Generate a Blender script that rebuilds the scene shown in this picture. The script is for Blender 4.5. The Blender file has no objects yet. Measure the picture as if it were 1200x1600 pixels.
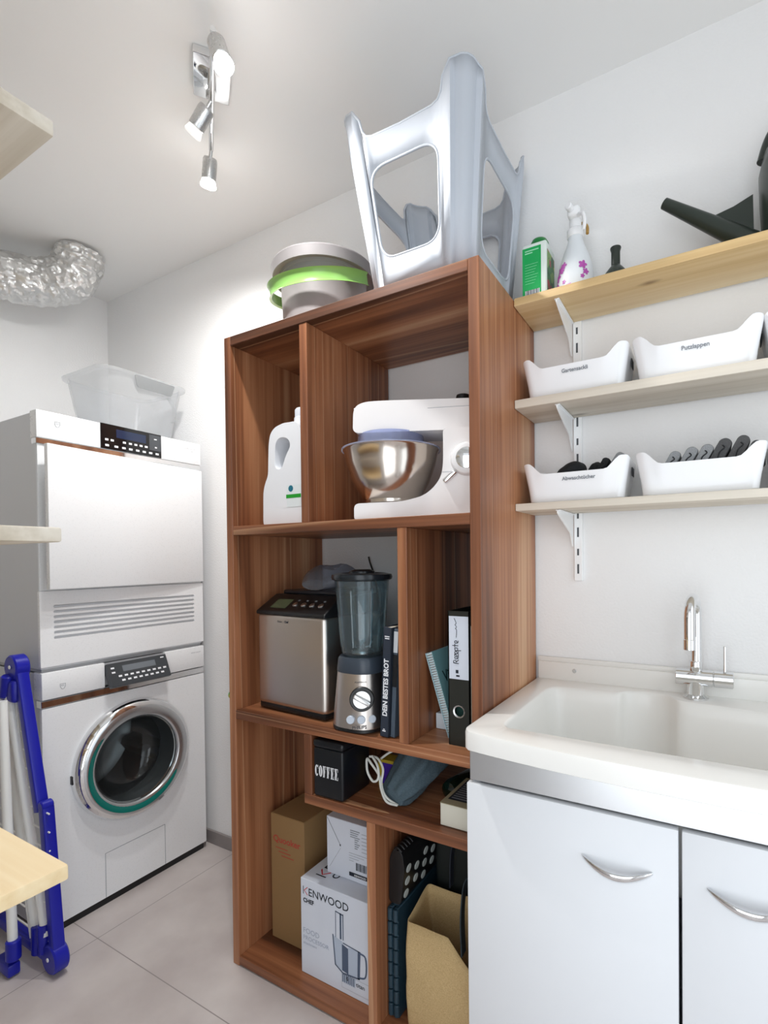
import bpy, bmesh, math, random
from mathutils import Vector, Matrix, noise
random.seed(7)
PI = math.pi
scene = bpy.context.scene
COL = scene.collection

# ------------------------------------------------------------------ camera
cam_data = bpy.data.cameras.new('camera')
cam = bpy.data.objects.new('camera', cam_data)
COL.objects.link(cam)
RX = Vector((0.8687, 0.4951, -0.0104)); UP = Vector((0.0021, 0.0173, 0.99985)); FW = Vector((-0.4948, 0.8687, -0.0141))
rot = Matrix((RX, UP, -FW)).transposed()
CAM = Vector((1.2417, -1.4302, 1.2055))
cam.matrix_world = Matrix.Translation(CAM) @ rot.to_4x4()
cam_data.sensor_fit = 'VERTICAL'
cam_data.sensor_height = 36.0
cam_data.lens = 793.24 * 36.0 / 1600.0
cam_data.shift_x = -(656.09 - 600.0) / 1600.0
cam_data.shift_y = (883.91 - 800.0) / 1600.0
cam_data.clip_start = 0.02
scene.camera = cam

# ------------------------------------------------------------------ light and exposure
scene.view_settings.view_transform = 'Standard'
scene.view_settings.look = 'None'
scene.view_settings.exposure = 0.26
scene.view_settings.gamma = 1.0
scene.view_settings.use_curve_mapping = False
scene.cycles.max_bounces = 10
scene.cycles.diffuse_bounces = 6
scene.cycles.transparent_max_bounces = 16
scene.cycles.sample_clamp_indirect = 4.0

world = bpy.data.worlds.new('ambient_fill')  # added white ambient fill, entering through the wall openings
scene.world = world
world.use_nodes = True
bg = world.node_tree.nodes['Background']
bg.inputs[0].default_value = (0.93, 0.96, 1.0, 1)
bg.inputs[1].default_value = 0.8

def area(name, loc, target, sx, sy, power, color):
    d = bpy.data.lights.new(name, 'AREA'); d.shape = 'RECTANGLE'; d.size = sx; d.size_y = sy
    d.energy = power; d.color = color
    o = bpy.data.objects.new(name, d); COL.objects.link(o)
    o.location = loc
    o.rotation_euler = (Vector(target) - Vector(loc)).to_track_quat('-Z', 'Y').to_euler()
    return o
REAR_FILL = area('rear_fill', (1.30, -2.05, 1.15), (0.9, 0.0, 1.75), 1.2, 2.1, 12.5, (0.90, 0.955, 1.0))  # added fill lamp behind the camera, brightens the room from the front
SIDE_FILL = area('side_fill', (2.25, -0.80, 1.2), (0.0, -0.5, 1.1), 0.95, 2.0, 5.5, (0.78, 0.91, 1.0))  # added cool fill lamp outside an invented opening in the right wall
BULB_POWER = 29.0
BULB_COLOR = (1.0, 0.985, 0.965)

# ------------------------------------------------------------------ colours and materials
def lin(c):
    c /= 255.0
    return c / 12.92 if c <= 0.04045 else ((c + 0.055) / 1.055) ** 2.4
def rgb(h):
    h = h.lstrip('#')
    return (lin(int(h[0:2], 16)), lin(int(h[2:4], 16)), lin(int(h[4:6], 16)), 1.0)

def mat(name, color, rough=0.5, metal=0.0, coat=0.0, bump=0.0, bump_scale=200.0, spec=0.5, emit=0.0, trans=0.0, ior=1.45):
    m = bpy.data.materials.new(name); m.use_nodes = True
    nt = m.node_tree; b = nt.nodes['Principled BSDF']
    c = rgb(color) if isinstance(color, str) else color
    b.inputs['Base Color'].default_value = c
    b.inputs['Roughness'].default_value = rough
    b.inputs['Metallic'].default_value = metal
    b.inputs['Coat Weight'].default_value = coat
    b.inputs['Specular IOR Level'].default_value = spec
    b.inputs['Transmission Weight'].default_value = trans
    b.inputs['IOR'].default_value = ior
    if emit:
        b.inputs['Emission Color'].default_value = c
        b.inputs['Emission Strength'].default_value = emit
    tc = nt.nodes.new('ShaderNodeTexCoord')
    n = nt.nodes.new('ShaderNodeTexNoise'); n.inputs['Scale'].default_value = bump_scale; n.inputs['Detail'].default_value = 3
    nt.links.new(tc.outputs['Object'], n.inputs['Vector'])
    if bump > 0:
        bp = nt.nodes.new('ShaderNodeBump'); bp.inputs['Strength'].default_value = bump; bp.inputs['Distance'].default_value = 0.002
        nt.links.new(n.outputs['Fac'], bp.inputs['Height'])
        nt.links.new(bp.outputs['Normal'], b.inputs['Normal'])
    else:
        mr = nt.nodes.new('ShaderNodeMapRange')
        mr.inputs['To Min'].default_value = max(0.0, rough - 0.03); mr.inputs['To Max'].default_value = min(1.0, rough + 0.03)
        nt.links.new(n.outputs['Fac'], mr.inputs['Value']); nt.links.new(mr.outputs['Result'], b.inputs['Roughness'])
    return m

def wood_mat(name, axis, stops, scale=1.0, rough=0.42, line=0.0, seed=0.0, knots=False, knot_color='#7a5a38'):
    m = bpy.data.materials.new(name); m.use_nodes = True
    nt = m.node_tree; N = nt.nodes; L = nt.links; b = N['Principled BSDF']
    b.inputs['Roughness'].default_value = rough
    tc = N.new('ShaderNodeTexCoord')
    def mp(s_across, s_along):
        v = [s_across] * 3; v['xyz'.index(axis)] = s_along
        q = N.new('ShaderNodeMapping'); q.inputs['Scale'].default_value = v; q.inputs['Location'].default_value = (seed, seed * 1.7, seed * 0.6)
        L.new(tc.outputs['Object'], q.inputs['Vector']); return q
    def nz(mapping, sc, det, dist=0.0):
        q = N.new('ShaderNodeTexNoise'); q.inputs['Scale'].default_value = sc; q.inputs['Detail'].default_value = det
        q.inputs['Distortion'].default_value = dist
        L.new(mapping.outputs['Vector'], q.inputs['Vector']); return q
    big = nz(mp(8 * scale, 0.42 * scale), 1.0, 3.0, 0.35)
    fine = nz(mp(75 * scale, 1.6 * scale), 1.0, 4.0, 0.1)
    mx = N.new('ShaderNodeMix'); mx.data_type = 'FLOAT'; mx.inputs[0].default_value = 0.25
    L.new(big.outputs['Fac'], mx.inputs[2]); L.new(fine.outputs['Fac'], mx.inputs[3])
    cr = N.new('ShaderNodeValToRGB'); e = cr.color_ramp.elements
    e[0].position, e[0].color = stops[0][0], rgb(stops[0][1]); e[1].position, e[1].color = stops[-1][0], rgb(stops[-1][1])
    for p_, c_ in stops[1:-1]:
        q = e.new(p_); q.color = rgb(c_)
    L.new(mx.outputs[0], cr.inputs['Fac'])
    out = cr.outputs['Color']
    if line > 0:   # thin pale growth lines
        ln = nz(mp(9 * scale, 0.10 * scale), 1.0, 0.0, 0.0)
        m1 = N.new('ShaderNodeMath'); m1.operation = 'MULTIPLY'; m1.inputs[1].default_value = 6.0; L.new(ln.outputs['Fac'], m1.inputs[0])
        m2 = N.new('ShaderNodeMath'); m2.operation = 'FRACT'; L.new(m1.outputs[0], m2.inputs[0])
        r2 = N.new('ShaderNodeValToRGB'); k = r2.color_ramp.elements
        k[0].position, k[0].color = 0.0, (1, 1, 1, 1); k[1].position, k[1].color = 0.09, (0, 0, 0, 1)
        L.new(m2.outputs[0], r2.inputs['Fac'])
        m3 = N.new('ShaderNodeMath'); m3.operation = 'MULTIPLY'; m3.inputs[1].default_value = line; L.new(r2.outputs['Color'], m3.inputs[0])
        mc = N.new('ShaderNodeMix'); mc.data_type = 'RGBA'
        L.new(m3.outputs[0], mc.inputs[0]); L.new(out, mc.inputs[6]); mc.inputs[7].default_value = rgb(stops[-1][1])
        out = mc.outputs[2]
    if knots:
        v = N.new('ShaderNodeTexVoronoi'); v.inputs['Scale'].default_value = 1.0; v.inputs['Randomness'].default_value = 1.0
        kq = N.new('ShaderNodeMapping'); kq.inputs['Scale'].default_value = (6.5, 15.0, 0.02); kq.inputs['Location'].default_value = (seed, seed * 2.3, 0); L.new(tc.outputs['Object'], kq.inputs['Vector'])
        kn = N.new('ShaderNodeTexNoise'); kn.inputs['Scale'].default_value = 3.0; L.new(kq.outputs['Vector'], kn.inputs['Vector'])
        km_ = N.new('ShaderNodeMix'); km_.data_type = 'VECTOR'; km_.inputs[0].default_value = 0.12; L.new(kq.outputs['Vector'], km_.inputs[4]); L.new(kn.outputs['Color'], km_.inputs[5])
        L.new(km_.outputs[1], v.inputs['Vector'])
        r3 = N.new('ShaderNodeValToRGB'); k = r3.color_ramp.elements
        k[0].position, k[0].color = 0.05, (1, 1, 1, 1); k[1].position, k[1].color = 0.17, (0, 0, 0, 1)
        L.new(v.outputs['Distance'], r3.inputs['Fac'])
        m4 = N.new('ShaderNodeMath'); m4.operation = 'MULTIPLY'; m4.inputs[1].default_value = 0.75; L.new(r3.outputs['Color'], m4.inputs[0])
        mk = N.new('ShaderNodeMix'); mk.data_type = 'RGBA'
        L.new(m4.outputs[0], mk.inputs[0]); L.new(out, mk.inputs[6]); mk.inputs[7].default_value = rgb(knot_color)
        out = mk.outputs[2]
    L.new(out, b.inputs['Base Color'])
    bp = N.new('ShaderNodeBump'); bp.inputs['Strength'].default_value = 0.06; bp.inputs['Distance'].default_value = 0.001
    L.new(fine.outputs['Fac'], bp.inputs['Height']); L.new(bp.outputs['Normal'], b.inputs['Normal'])
    return m

def clear_mat(name, color, alpha, rough=0.05, body=0.0, fres=1.35):
    """thin clear plastic or glass: see-through, mirror at the grazing edge, a little body colour"""
    m = bpy.data.materials.new(name); m.use_nodes = True
    nt = m.node_tree; N = nt.nodes; L = nt.links
    N.remove(N['Principled BSDF'])
    tr = N.new('ShaderNodeBsdfTransparent'); tr.inputs[0].default_value = rgb(color)
    df = N.new('ShaderNodeBsdfDiffuse'); df.inputs[0].default_value = rgb(color)
    tl = N.new('ShaderNodeBsdfTranslucent'); tl.inputs[0].default_value = rgb(color)
    gl = N.new('ShaderNodeBsdfGlossy'); gl.inputs['Roughness'].default_value = rough
    lw = N.new('ShaderNodeLayerWeight'); lw.inputs[0].default_value = 0.5
    pw = N.new('ShaderNodeMath'); pw.operation = 'POWER'; pw.inputs[1].default_value = 4.0; L.new(lw.outputs['Facing'], pw.inputs[0])
    f0 = ((fres - 1) / (fres + 1)) ** 2
    fr = N.new('ShaderNodeMath'); fr.operation = 'MULTIPLY_ADD'; fr.inputs[1].default_value = 0.75; fr.inputs[2].default_value = f0; L.new(pw.outputs[0], fr.inputs[0])
    m0 = N.new('ShaderNodeMixShader'); m0.inputs[0].default_value = 0.5; L.new(df.outputs[0], m0.inputs[1]); L.new(tl.outputs[0], m0.inputs[2])
    m1 = N.new('ShaderNodeMixShader'); m1.inputs[0].default_value = 1 - alpha; L.new(m0.outputs[0], m1.inputs[1]); L.new(tr.outputs[0], m1.inputs[2])
    m2 = N.new('ShaderNodeMixShader'); L.new(fr.outputs[0], m2.inputs[0]); L.new(m1.outputs[0], m2.inputs[1]); L.new(gl.outputs[0], m2.inputs[2])
    L.new(m2.outputs[0], N['Material Output'].inputs[0])
    return m

def brushed(name, color, axis, rough=0.3):
    m = mat(name, color, rough, 1.0)
    nt = m.node_tree; N = nt.nodes; L = nt.links; b = N['Principled BSDF']
    tc = N.new('ShaderNodeTexCoord'); q = N.new('ShaderNodeMapping'); v = [900.0] * 3; v['xyz'.index(axis)] = 6.0
    q.inputs['Scale'].default_value = v; L.new(tc.outputs['Object'], q.inputs['Vector'])
    n = N.new('ShaderNodeTexNoise'); n.inputs['Scale'].default_value = 1.0; n.inputs['Detail'].default_value = 2; L.new(q.outputs['Vector'], n.inputs['Vector'])
    bp = N.new('ShaderNodeBump'); bp.inputs['Strength'].default_value = 0.12; bp.inputs['Distance'].default_value = 0.0004
    L.new(n.outputs['Fac'], bp.inputs['Height']); L.new(bp.outputs['Normal'], b.inputs['Normal'])
    return m

def weave(name, c1, c2, scale=500.0, rough=0.9):
    m = mat(name, c1, rough)
    nt = m.node_tree; N = nt.nodes; L = nt.links; b = N['Principled BSDF']
    tc = N.new('ShaderNodeTexCoord'); n = N.new('ShaderNodeTexNoise'); n.inputs['Scale'].default_value = scale; n.inputs['Detail'].default_value = 4
    L.new(tc.outputs['Object'], n.inputs['Vector'])
    cr = N.new('ShaderNodeValToRGB'); e = cr.color_ramp.elements
    e[0].position, e[0].color = 0.35, rgb(c2); e[1].position, e[1].color = 0.65, rgb(c1)
    L.new(n.outputs['Fac'], cr.inputs['Fac']); L.new(cr.outputs['Color'], b.inputs['Base Color'])
    bp = N.new('ShaderNodeBump'); bp.inputs['Strength'].default_value = 0.35; bp.inputs['Distance'].default_value = 0.001
    L.new(n.outputs['Fac'], bp.inputs['Height']); L.new(bp.outputs['Normal'], b.inputs['Normal'])
    return m

WALNUT = [(0.34, '#4a2c1c'), (0.44, '#78492f'), (0.52, '#9a6443'), (0.60, '#b17b57'), (0.72, '#d2a882')]
PINE = [(0.32, '#bd9a66'), (0.45, '#d6b885'), (0.55, '#e4cb9f'), (0.70, '#efddb8')]
PALEPINE = [(0.32, '#aa9e8a'), (0.45, '#c6bba9'), (0.55, '#d8cfc0'), (0.70, '#e6dfd2')]
M = {}
M['wall'] = mat('rough_white_plaster', '#eeeeee', 0.9, bump=0.55, bump_scale=160)
M['ceiling'] = mat('smooth_white_ceiling', '#efefee', 0.92)
M['wood_z'] = wood_mat('walnut_upright', 'z', WALNUT, line=0.55, seed=3.1)
M['wood_x'] = wood_mat('walnut_level', 'x', WALNUT, line=0.5, seed=8.3)
M['pine'] = wood_mat('warm_pine', 'x', PINE, scale=1.0, rough=0.5, seed=1.3, knots=True)
M['pine_pale'] = wood_mat('pale_pine', 'x', PALEPINE, scale=1.0, rough=0.55, seed=5.3, knots=True, knot_color='#857866')
M['white'] = mat('white_enamel', '#eef0f2', 0.28)
M['white_door'] = mat('white_laminate', '#dfe2e6', 0.4)
M['greywhite'] = mat('grey_white_sheet', '#d3d6da', 0.35)
M['sink'] = mat('white_mineral_resin', '#eae9e5', 0.22)
M['chrome'] = mat('chrome', '#e6e7e8', 0.06, 1.0)
M['satin'] = mat('satin_nickel', '#c9c9c8', 0.28, 1.0)
M['alu'] = brushed('brushed_aluminium', '#d6d8da', 'x', 0.33)
M['steel_z'] = brushed('brushed_steel', '#d3ccc6', 'z', 0.32)
M['steel_bowl'] = mat('polished_steel', '#cfc6bd', 0.17, 1.0)
M['black'] = mat('black_plastic', '#17181a', 0.35)
M['gloss_black'] = mat('gloss_black_panel', '#0d0f12', 0.08)
M['dark'] = mat('dark_void', '#0a0b0c', 0.6)
M['white_plastic'] = mat('white_plastic', '#f2f3f5', 0.22)
M['shadow_gap'] = mat('dark_joint', '#55585c', 0.7)
M['print_white'] = mat('white_print', '#e8eaee', 0.6)
M['print_grey'] = mat('grey_print', '#8d939b', 0.6)
M['print_dark'] = mat('dark_print', '#1d2430', 0.6)
M['print_red'] = mat('red_print', '#c8202f', 0.6)
M['blue'] = mat('royal_blue_plastic', '#1a1fa0', 0.3)
M['white_tube'] = mat('white_coated_tube', '#eef0ee', 0.3)
M['stool'] = mat('light_grey_plastic', '#bcc2cb', 0.55)
M['paper_white'] = mat('white_card', '#d9e0ec', 0.5)
M['rail'] = mat('white_powder_coat', '#f2f3f4', 0.4)

# ------------------------------------------------------------------ mesh helpers
BASE = {}
def new(): return bmesh.new()

def obj(name, bm, material, parent=None, smooth=35, bevel=0.0, segs=2, solid=0.0, subsurf=0, M4=None, loc=None, recalc=True):
    """links bm (world coordinates) as one mesh object; origin at its thing's base"""
    if M4 is not None: bmesh.ops.transform(bm, matrix=M4, verts=bm.verts)
    if recalc: bmesh.ops.recalc_face_normals(bm, faces=bm.faces)
    if parent is not None: base = BASE[parent.name]
    elif loc is not None: base = Vector(loc)
    else:
        xs = [v.co for v in bm.verts]
        base = Vector(((min(v.x for v in xs) + max(v.x for v in xs)) / 2, (min(v.y for v in xs) + max(v.y for v in xs)) / 2, min(v.z for v in xs)))
    bmesh.ops.translate(bm, verts=bm.verts, vec=-base)
    me = bpy.data.meshes.new(name)
    bm.to_mesh(me); bm.free()
    me.materials.append(M[material] if isinstance(material, str) else material)
    if smooth:
        for p in me.polygons: p.use_smooth = True
        me.set_sharp_from_angle(angle=math.radians(smooth))
    o = bpy.data.objects.new(name, me); COL.objects.link(o)
    if parent is not None: o.parent = parent
    else: o.location = base
    BASE[o.name] = base
    if solid:
        md = o.modifiers.new('thickness', 'SOLIDIFY'); md.thickness = solid; md.offset = 0
    if bevel:
        md = o.modifiers.new('edges', 'BEVEL'); md.width = bevel; md.segments = segs; md.limit_method = 'ANGLE'; md.angle_limit = math.radians(40)
        md.harden_normals = False
    if subsurf:
        md = o.modifiers.new('smooth', 'SUBSURF'); md.levels = subsurf; md.render_levels = subsurf
    return o

def thing(name, loc, label, cat, group=None):
    o = bpy.data.objects.new(name, None); COL.objects.link(o)
    o.empty_display_size = 0.02
    o.location = loc; BASE[o.name] = Vector(loc)
    return tag(o, label, cat, group)
def tag(o, label, cat, group=None):
    o['label'] = label; o['category'] = cat; o['kind'] = 'thing'
    if group: o['group'] = group
    return o
def struct(o):
    o['kind'] = 'structure'; return o
def copy_tree(o, loc, label, dz=None):
    c = o.copy(); COL.objects.link(c); c.location = loc; c['label'] = label; BASE[c.name] = Vector(loc)
    for ch in list(o.children):
        k = ch.copy(); COL.objects.link(k); k.parent = c; BASE[k.name] = Vector(loc)
        for g in list(ch.children):
            d = g.copy(); COL.objects.link(d); d.parent = k; BASE[d.name] = Vector(loc)
    return c

def box(bm, x0, x1, y0, y1, z0, z1, r=0.0, seg=2, mtx=None):
    g = bmesh.ops.create_cube(bm, size=1.0)
    vs = g['verts']
    for v in vs:
        v.co = Vector(((x0 + x1) / 2 + v.co.x * (x1 - x0), (y0 + y1) / 2 + v.co.y * (y1 - y0), (z0 + z1) / 2 + v.co.z * (z1 - z0)))
    if r > 0:
        es = list({e for v in vs for e in v.link_edges})
        res = bmesh.ops.bevel(bm, geom=es, offset=r, segments=seg, affect='EDGES', profile=0.5)
        vs = list({v for f in res['faces'] for v in f.verts} | {v for v in vs if v.is_valid})
    if mtx is not None: bmesh.ops.transform(bm, matrix=mtx, verts=[v for v in vs if v.is_valid])
    return bm

def frame_from(axis):
    a = Vector(axis).normalized()
    t = Vector((0, 0, 1)) if abs(a.z) < 0.9 else Vector((1, 0, 0))
    u = a.cross(t).normalized(); w = a.cross(u).normalized()
    return a, u, w

def lathe(bm, prof, center, axis=(0, 0, 1), seg=32, a0=0.0, a1=2 * PI, u=None, scale=(1, 1)):
    """prof: (radius, height) pairs along axis"""
    a, uu, w = frame_from(axis)
    if u is not None:
        uu = Vector(u).normalized(); w = a.cross(uu)
    c = Vector(center); full = abs(a1 - a0 - 2 * PI) < 1e-6
    n = seg if full else seg + 1
    rings = []
    for r, h in prof:
        if r <= 1e-7 and full:
            rings.append([bm.verts.new(c + a * h)]); continue
        rings.append([bm.verts.new(c + a * h + uu * (r * scale[0] * math.cos(a0 + (a1 - a0) * i / seg)) + w * (r * scale[1] * math.sin(a0 + (a1 - a0) * i / seg))) for i in range(n)])
    for A, B in zip(rings, rings[1:]):
        m = max(len(A), len(B))
        for i in range(m if full else m - 1):
            j = (i + 1) % m
            if len(A) == 1 and len(B) == 1: continue
            if len(A) == 1: q = (A[0], B[i], B[j])
            elif len(B) == 1: q = (A[i], A[j], B[0])
            else: q = (A[i], A[j], B[j], B[i])
            try: bm.faces.new(q)
            except ValueError: pass
    return bm

def cyl(bm, c, r, h, axis=(0, 0, 1), seg=24, r2=None, ch=0.0):
    r2 = r if r2 is None else r2
    if ch > 0: return lathe(bm, [(0, 0), (r - ch, 0), (r, ch), (r2, h - ch), (r2 - ch, h), (0, h)], c, axis, seg)
    return lathe(bm, [(0, 0), (r, 0), (r2, h), (0, h)], c, axis, seg)

def spline(pts, n=8, closed=False):
    P = [Vector(p) for p in pts]; out = []; N = len(P)
    for i in range(N if closed else N - 1):
        p0 = P[(i - 1) % N] if closed or i > 0 else P[0]
        p1 = P[i]; p2 = P[(i + 1) % N]
        p3 = P[(i + 2) % N] if closed or i + 2 < N else P[-1]
        for k in range(n):
            t = k / n
            out.append(0.5 * ((2 * p1) + (-p0 + p2) * t + (2 * p0 - 5 * p1 + 4 * p2 - p3) * t * t + (-p0 + 3 * p1 - 3 * p2 + p3) * t ** 3))
    if not closed: out.append(P[-1])
    return out

def sweep(bm, pts, section, closed=False, cap=True, up=None, scales=None):
    """section: list of (a,b) in the plane across the path"""
    P = [Vector(p) for p in pts]; n = len(P)
    T = []
    for i in range(n):
        a = P[(i - 1) % n] if closed or i > 0 else P[i]; b = P[(i + 1) % n] if closed or i < n - 1 else P[i]
        T.append((b - a).normalized())
    if up is None:
        _, u, _ = frame_from(T[0])
    else:
        u = Vector(up); u = (u - T[0] * u.dot(T[0])).normalized()
    rings = []
    for i in range(n):
        if up is not None:
            u = Vector(up); u = (u - T[i] * u.dot(T[i])).normalized()
        elif i > 0:
            u = (u - T[i] * u.dot(T[i])).normalized()
        w = T[i].cross(u); s = 1.0 if scales is None else scales[i]
        rings.append([bm.verts.new(P[i] + u * (a * s) + w * (b * s)) for a, b in section])
    m = len(section)
    for k in range(n if closed else n - 1):
        A = rings[k]; B = rings[(k + 1) % n]
        for i in range(m):
            j = (i + 1) % m
            try: bm.faces.new((A[i], A[j], B[j], B[i]))
            except ValueError: pass
    if cap and not closed:
        bm.faces.new(rings[0][::-1]); bm.faces.new(rings[-1])
    return bm

def circle2(r, n=12): return [(r * math.cos(2 * PI * i / n), r * math.sin(2 * PI * i / n)) for i in range(n)]
def tube(bm, pts, r, n=12, closed=False, scales=None): return sweep(bm, pts, circle2(r, n), closed=closed, scales=scales)

def rrect(x0, x1, y0, y1, r, n=5):
    out = []
    for cx, cy, a in ((x1 - r, y1 - r, 0), (x0 + r, y1 - r, PI / 2), (x0 + r, y0 + r, PI), (x1 - r, y0 + r, 1.5 * PI)):
        for i in range(n + 1):
            t = a + PI / 2 * i / n
            out.append((cx + r * math.cos(t), cy + r * math.sin(t)))
    return out

def round_poly(pts, radii, n=5):
    """rounds the corners of a closed 2D polygon"""
    out = []; N = len(pts)
    if not hasattr(radii, '__len__'): radii = [radii] * N
    for i in range(N):
        p = Vector(pts[i]); a = Vector(pts[i - 1]); b = Vector(pts[(i + 1) % N]); r = radii[i]
        if r <= 0: out.append((p.x, p.y)); continue
        da = (a - p); db = (b - p)
        la = min(r, da.length * 0.49); lb = min(r, db.length * 0.49)
        s = p + da.normalized() * la; e = p + db.normalized() * lb
        for k in range(n + 1):
            t = k / n
            q = s * (1 - t) ** 2 + p * (2 * t * (1 - t)) + e * t * t
            out.append((q.x, q.y))
    return out

def plate(bm, outer, holes, to3, depth=None):
    """filled 2D outline with holes, put in space by to3(u,v,w); extruded by depth along w"""
    def fill(w):
        vs = []; es = []
        for loop in [outer] + list(holes):
            q = [bm.verts.new(to3(a, b, w)) for a, b in loop]
            vs.append(q)
            es += [bm.edges.new((q[i], q[(i + 1) % len(q)])) for i in range(len(q))]
        r = bmesh.ops.triangle_fill(bm, use_beauty=True, use_dissolve=False, edges=es)
        return vs
    A = fill(0.0)
    if depth:
        B = fill(depth)
        for la, lb in zip(A, B):
            for i in range(len(la)):
                j = (i + 1) % len(la)
                bm.faces.new((la[i], la[j], lb[j], lb[i]))
    return bm

def loft(bm, rings, cap0=True, cap1=True, closed=True):
    R = [[bm.verts.new(p) for p in ring] for ring in rings]
    n = len(R[0])
    for A, B in zip(R, R[1:]):
        for i in range(n if closed else n - 1):
            j = (i + 1) % n
            bm.faces.new((A[i], A[j], B[j], B[i]))
    if cap0: bm.faces.new(R[0][::-1])
    if cap1: bm.faces.new(R[-1])
    return bm

def text(bm, s, size, origin, xdir, ydir, bold=0.0, align='LEFT', sx=1.0, lift=0.0004):
    cu = bpy.data.curves.new('t', 'FONT'); cu.body = s; cu.size = size; cu.align_x = align; cu.offset = bold
    cu.resolution_u = 3
    to = bpy.data.objects.new('t', cu); COL.objects.link(to)
    dg = bpy.context.evaluated_depsgraph_get()
    me = bpy.data.meshes.new_from_object(to.evaluated_get(dg))
    bpy.data.objects.remove(to); bpy.data.curves.remove(cu)
    X = Vector(xdir).normalized(); Y = Vector(ydir).normalized(); Z = X.cross(Y)
    o = Vector(origin) + Z * lift
    vs = [bm.verts.new(o + X * (v.co.x * sx) + Y * v.co.y) for v in me.vertices]
    for p in me.polygons:
        try: bm.faces.new([vs[i] for i in p.vertices])
        except ValueError: pass
    bpy.data.meshes.remove(me)
    return bm

def quad(bm, pts):
    bm.faces.new([bm.verts.new(p) for p in pts]); return bm
def flat(bm, origin, xdir, ydir, x0, x1, y0, y1, lift=0.0004):
    X = Vector(xdir).normalized(); Y = Vector(ydir).normalized(); Z = X.cross(Y); o = Vector(origin) + Z * lift
    return quad(bm, [o + X * x0 + Y * y0, o + X * x1 + Y * y0, o + X * x1 + Y * y1, o + X * x0 + Y * y1])
def V(*a): return Vector(a)
# ------------------------------------------------------------------ the room
H = 2.483; XL, XR, YF = -1.33, 1.90, -1.60
def tile_mat():
    m = mat('grey_stone_tile', '#c6bdba', 0.38)
    nt = m.node_tree; N = nt.nodes; L = nt.links; b = N['Principled BSDF']
    tc = N.new('ShaderNodeTexCoord')
    mp = N.new('ShaderNodeMapping'); mp.inputs['Location'].default_value = (0.4626, 0.5491, 0); L.new(tc.outputs['Object'], mp.inputs['Vector'])
    br = N.new('ShaderNodeTexBrick'); br.offset = 0.0; br.squash = 1.0
    br.inputs['Scale'].default_value = 1.0; br.inputs['Brick Width'].default_value = 0.9; br.inputs['Row Height'].default_value = 0.6
    br.inputs['Mortar Size'].default_value = 0.0016; br.inputs['Mortar Smooth'].default_value = 0.2
    L.new(mp.outputs['Vector'], br.inputs['Vector'])
    n1 = N.new('ShaderNodeTexNoise'); n1.inputs['Scale'].default_value = 4.0; n1.inputs['Detail'].default_value = 6; L.new(tc.outputs['Object'], n1.inputs['Vector'])
    cr = N.new('ShaderNodeValToRGB'); e = cr.color_ramp.elements
    e[0].position, e[0].color = 0.35, rgb('#b6adab'); e[1].position, e[1].color = 0.68, rgb('#ccc5c2')
    L.new(n1.outputs['Fac'], cr.inputs['Fac'])
    mx = N.new('ShaderNodeMix'); mx.data_type = 'RGBA'
    L.new(br.outputs['Fac'], mx.inputs[0]); L.new(cr.outputs['Color'], mx.inputs[6]); mx.inputs[7].default_value = rgb('#8f8886')
    L.new(mx.outputs[2], b.inputs['Base Color'])
    return m
M['tile'] = tile_mat()
M['skirting'] = mat('grey_skirting_tile', '#8d8786', 0.45)

b = new(); box(b, XL - .1, XR + .5, YF - .6, 0.1, -0.05, 0.0); struct(obj('floor', b, 'tile', smooth=0, loc=(0, 0, 0)))
b = new(); box(b, XL - .1, XR + .1, YF - .1, 0.1, H, H + 0.05); struct(obj('ceiling', b, 'ceiling', smooth=0))
b = new(); box(b, XL - .1, XR + .1, 0.0, 0.1, 0, H); struct(obj('wall_back', b, 'wall', smooth=0))
b = new(); box(b, XL - .1, XL, YF - .1, 0.0, 0, H); struct(obj('wall_left', b, 'wall', smooth=0))
b = new()
box(b, XR, XR + .1, YF - .1, -1.28, 0, H); box(b, XR, XR + .1, -0.32, 0.0, 0, H); box(b, XR, XR + .1, -1.28, -0.32, 2.1, H)  # opening invented to let the added side fill in
struct(obj('wall_right', b, 'wall', smooth=0))
b = new()
box(b, XL, 0.80, YF - .1, YF, 0, H); box(b, 1.80, XR, YF - .1, YF, 0, H); box(b, 0.80, 1.80, YF - .1, YF, 2.1, H)
struct(obj('wall_front', b, 'wall', smooth=0))
b = new(); box(b, XL, -0.0, -0.010, 0.0, 0, 0.055, 0.001, 1); struct(obj('baseboard_back', b, 'skirting', smooth=0))

# ------------------------------------------------------------------ bookshelf
BW, BD, BH, T = 0.811, 0.405, 1.860, 0.026
S1, S2, S3, S0 = 1.306, 0.7636, 0.575, 0.030     # tops of the shelves
F = -BD; G = -0.008
shelf = thing('bookshelf', (0, -BD / 2, 0), 'tall walnut-brown open bookshelf with uneven compartments standing against the back wall', 'bookshelf')
def panel(name, x0, x1, z0, z1, m, y0=F, y1=G):
    b = new(); box(b, x0, x1, y0, y1, z0, z1, 0.0012, 1); return obj(name, b, m, shelf, smooth=0)
panel('side_panel', 0, T, 0, BH, 'wood_z'); panel('side_panel', BW - T, BW, 0, BH, 'wood_z')
panel('top_panel', T, BW - T, BH - T, BH, 'wood_x'); panel('bottom_panel', T, BW - T, 0.004, S0, 'wood_x')
panel('shelf_board', T, BW - T, S1 - T, S1, 'wood_x', F + .001); panel('shelf_board', T, BW - T, S2 - T, S2, 'wood_x', F + .001)
panel('shelf_board', 0.290, BW - T, S3 - T, S3, 'wood_x', F + .001)
panel('divider', 0.292, 0.318, S1, BH - T, 'wood_z', F + .002); panel('divider', 0.594, 0.620, S2, S1 - T, 'wood_z', F + .002)
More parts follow.
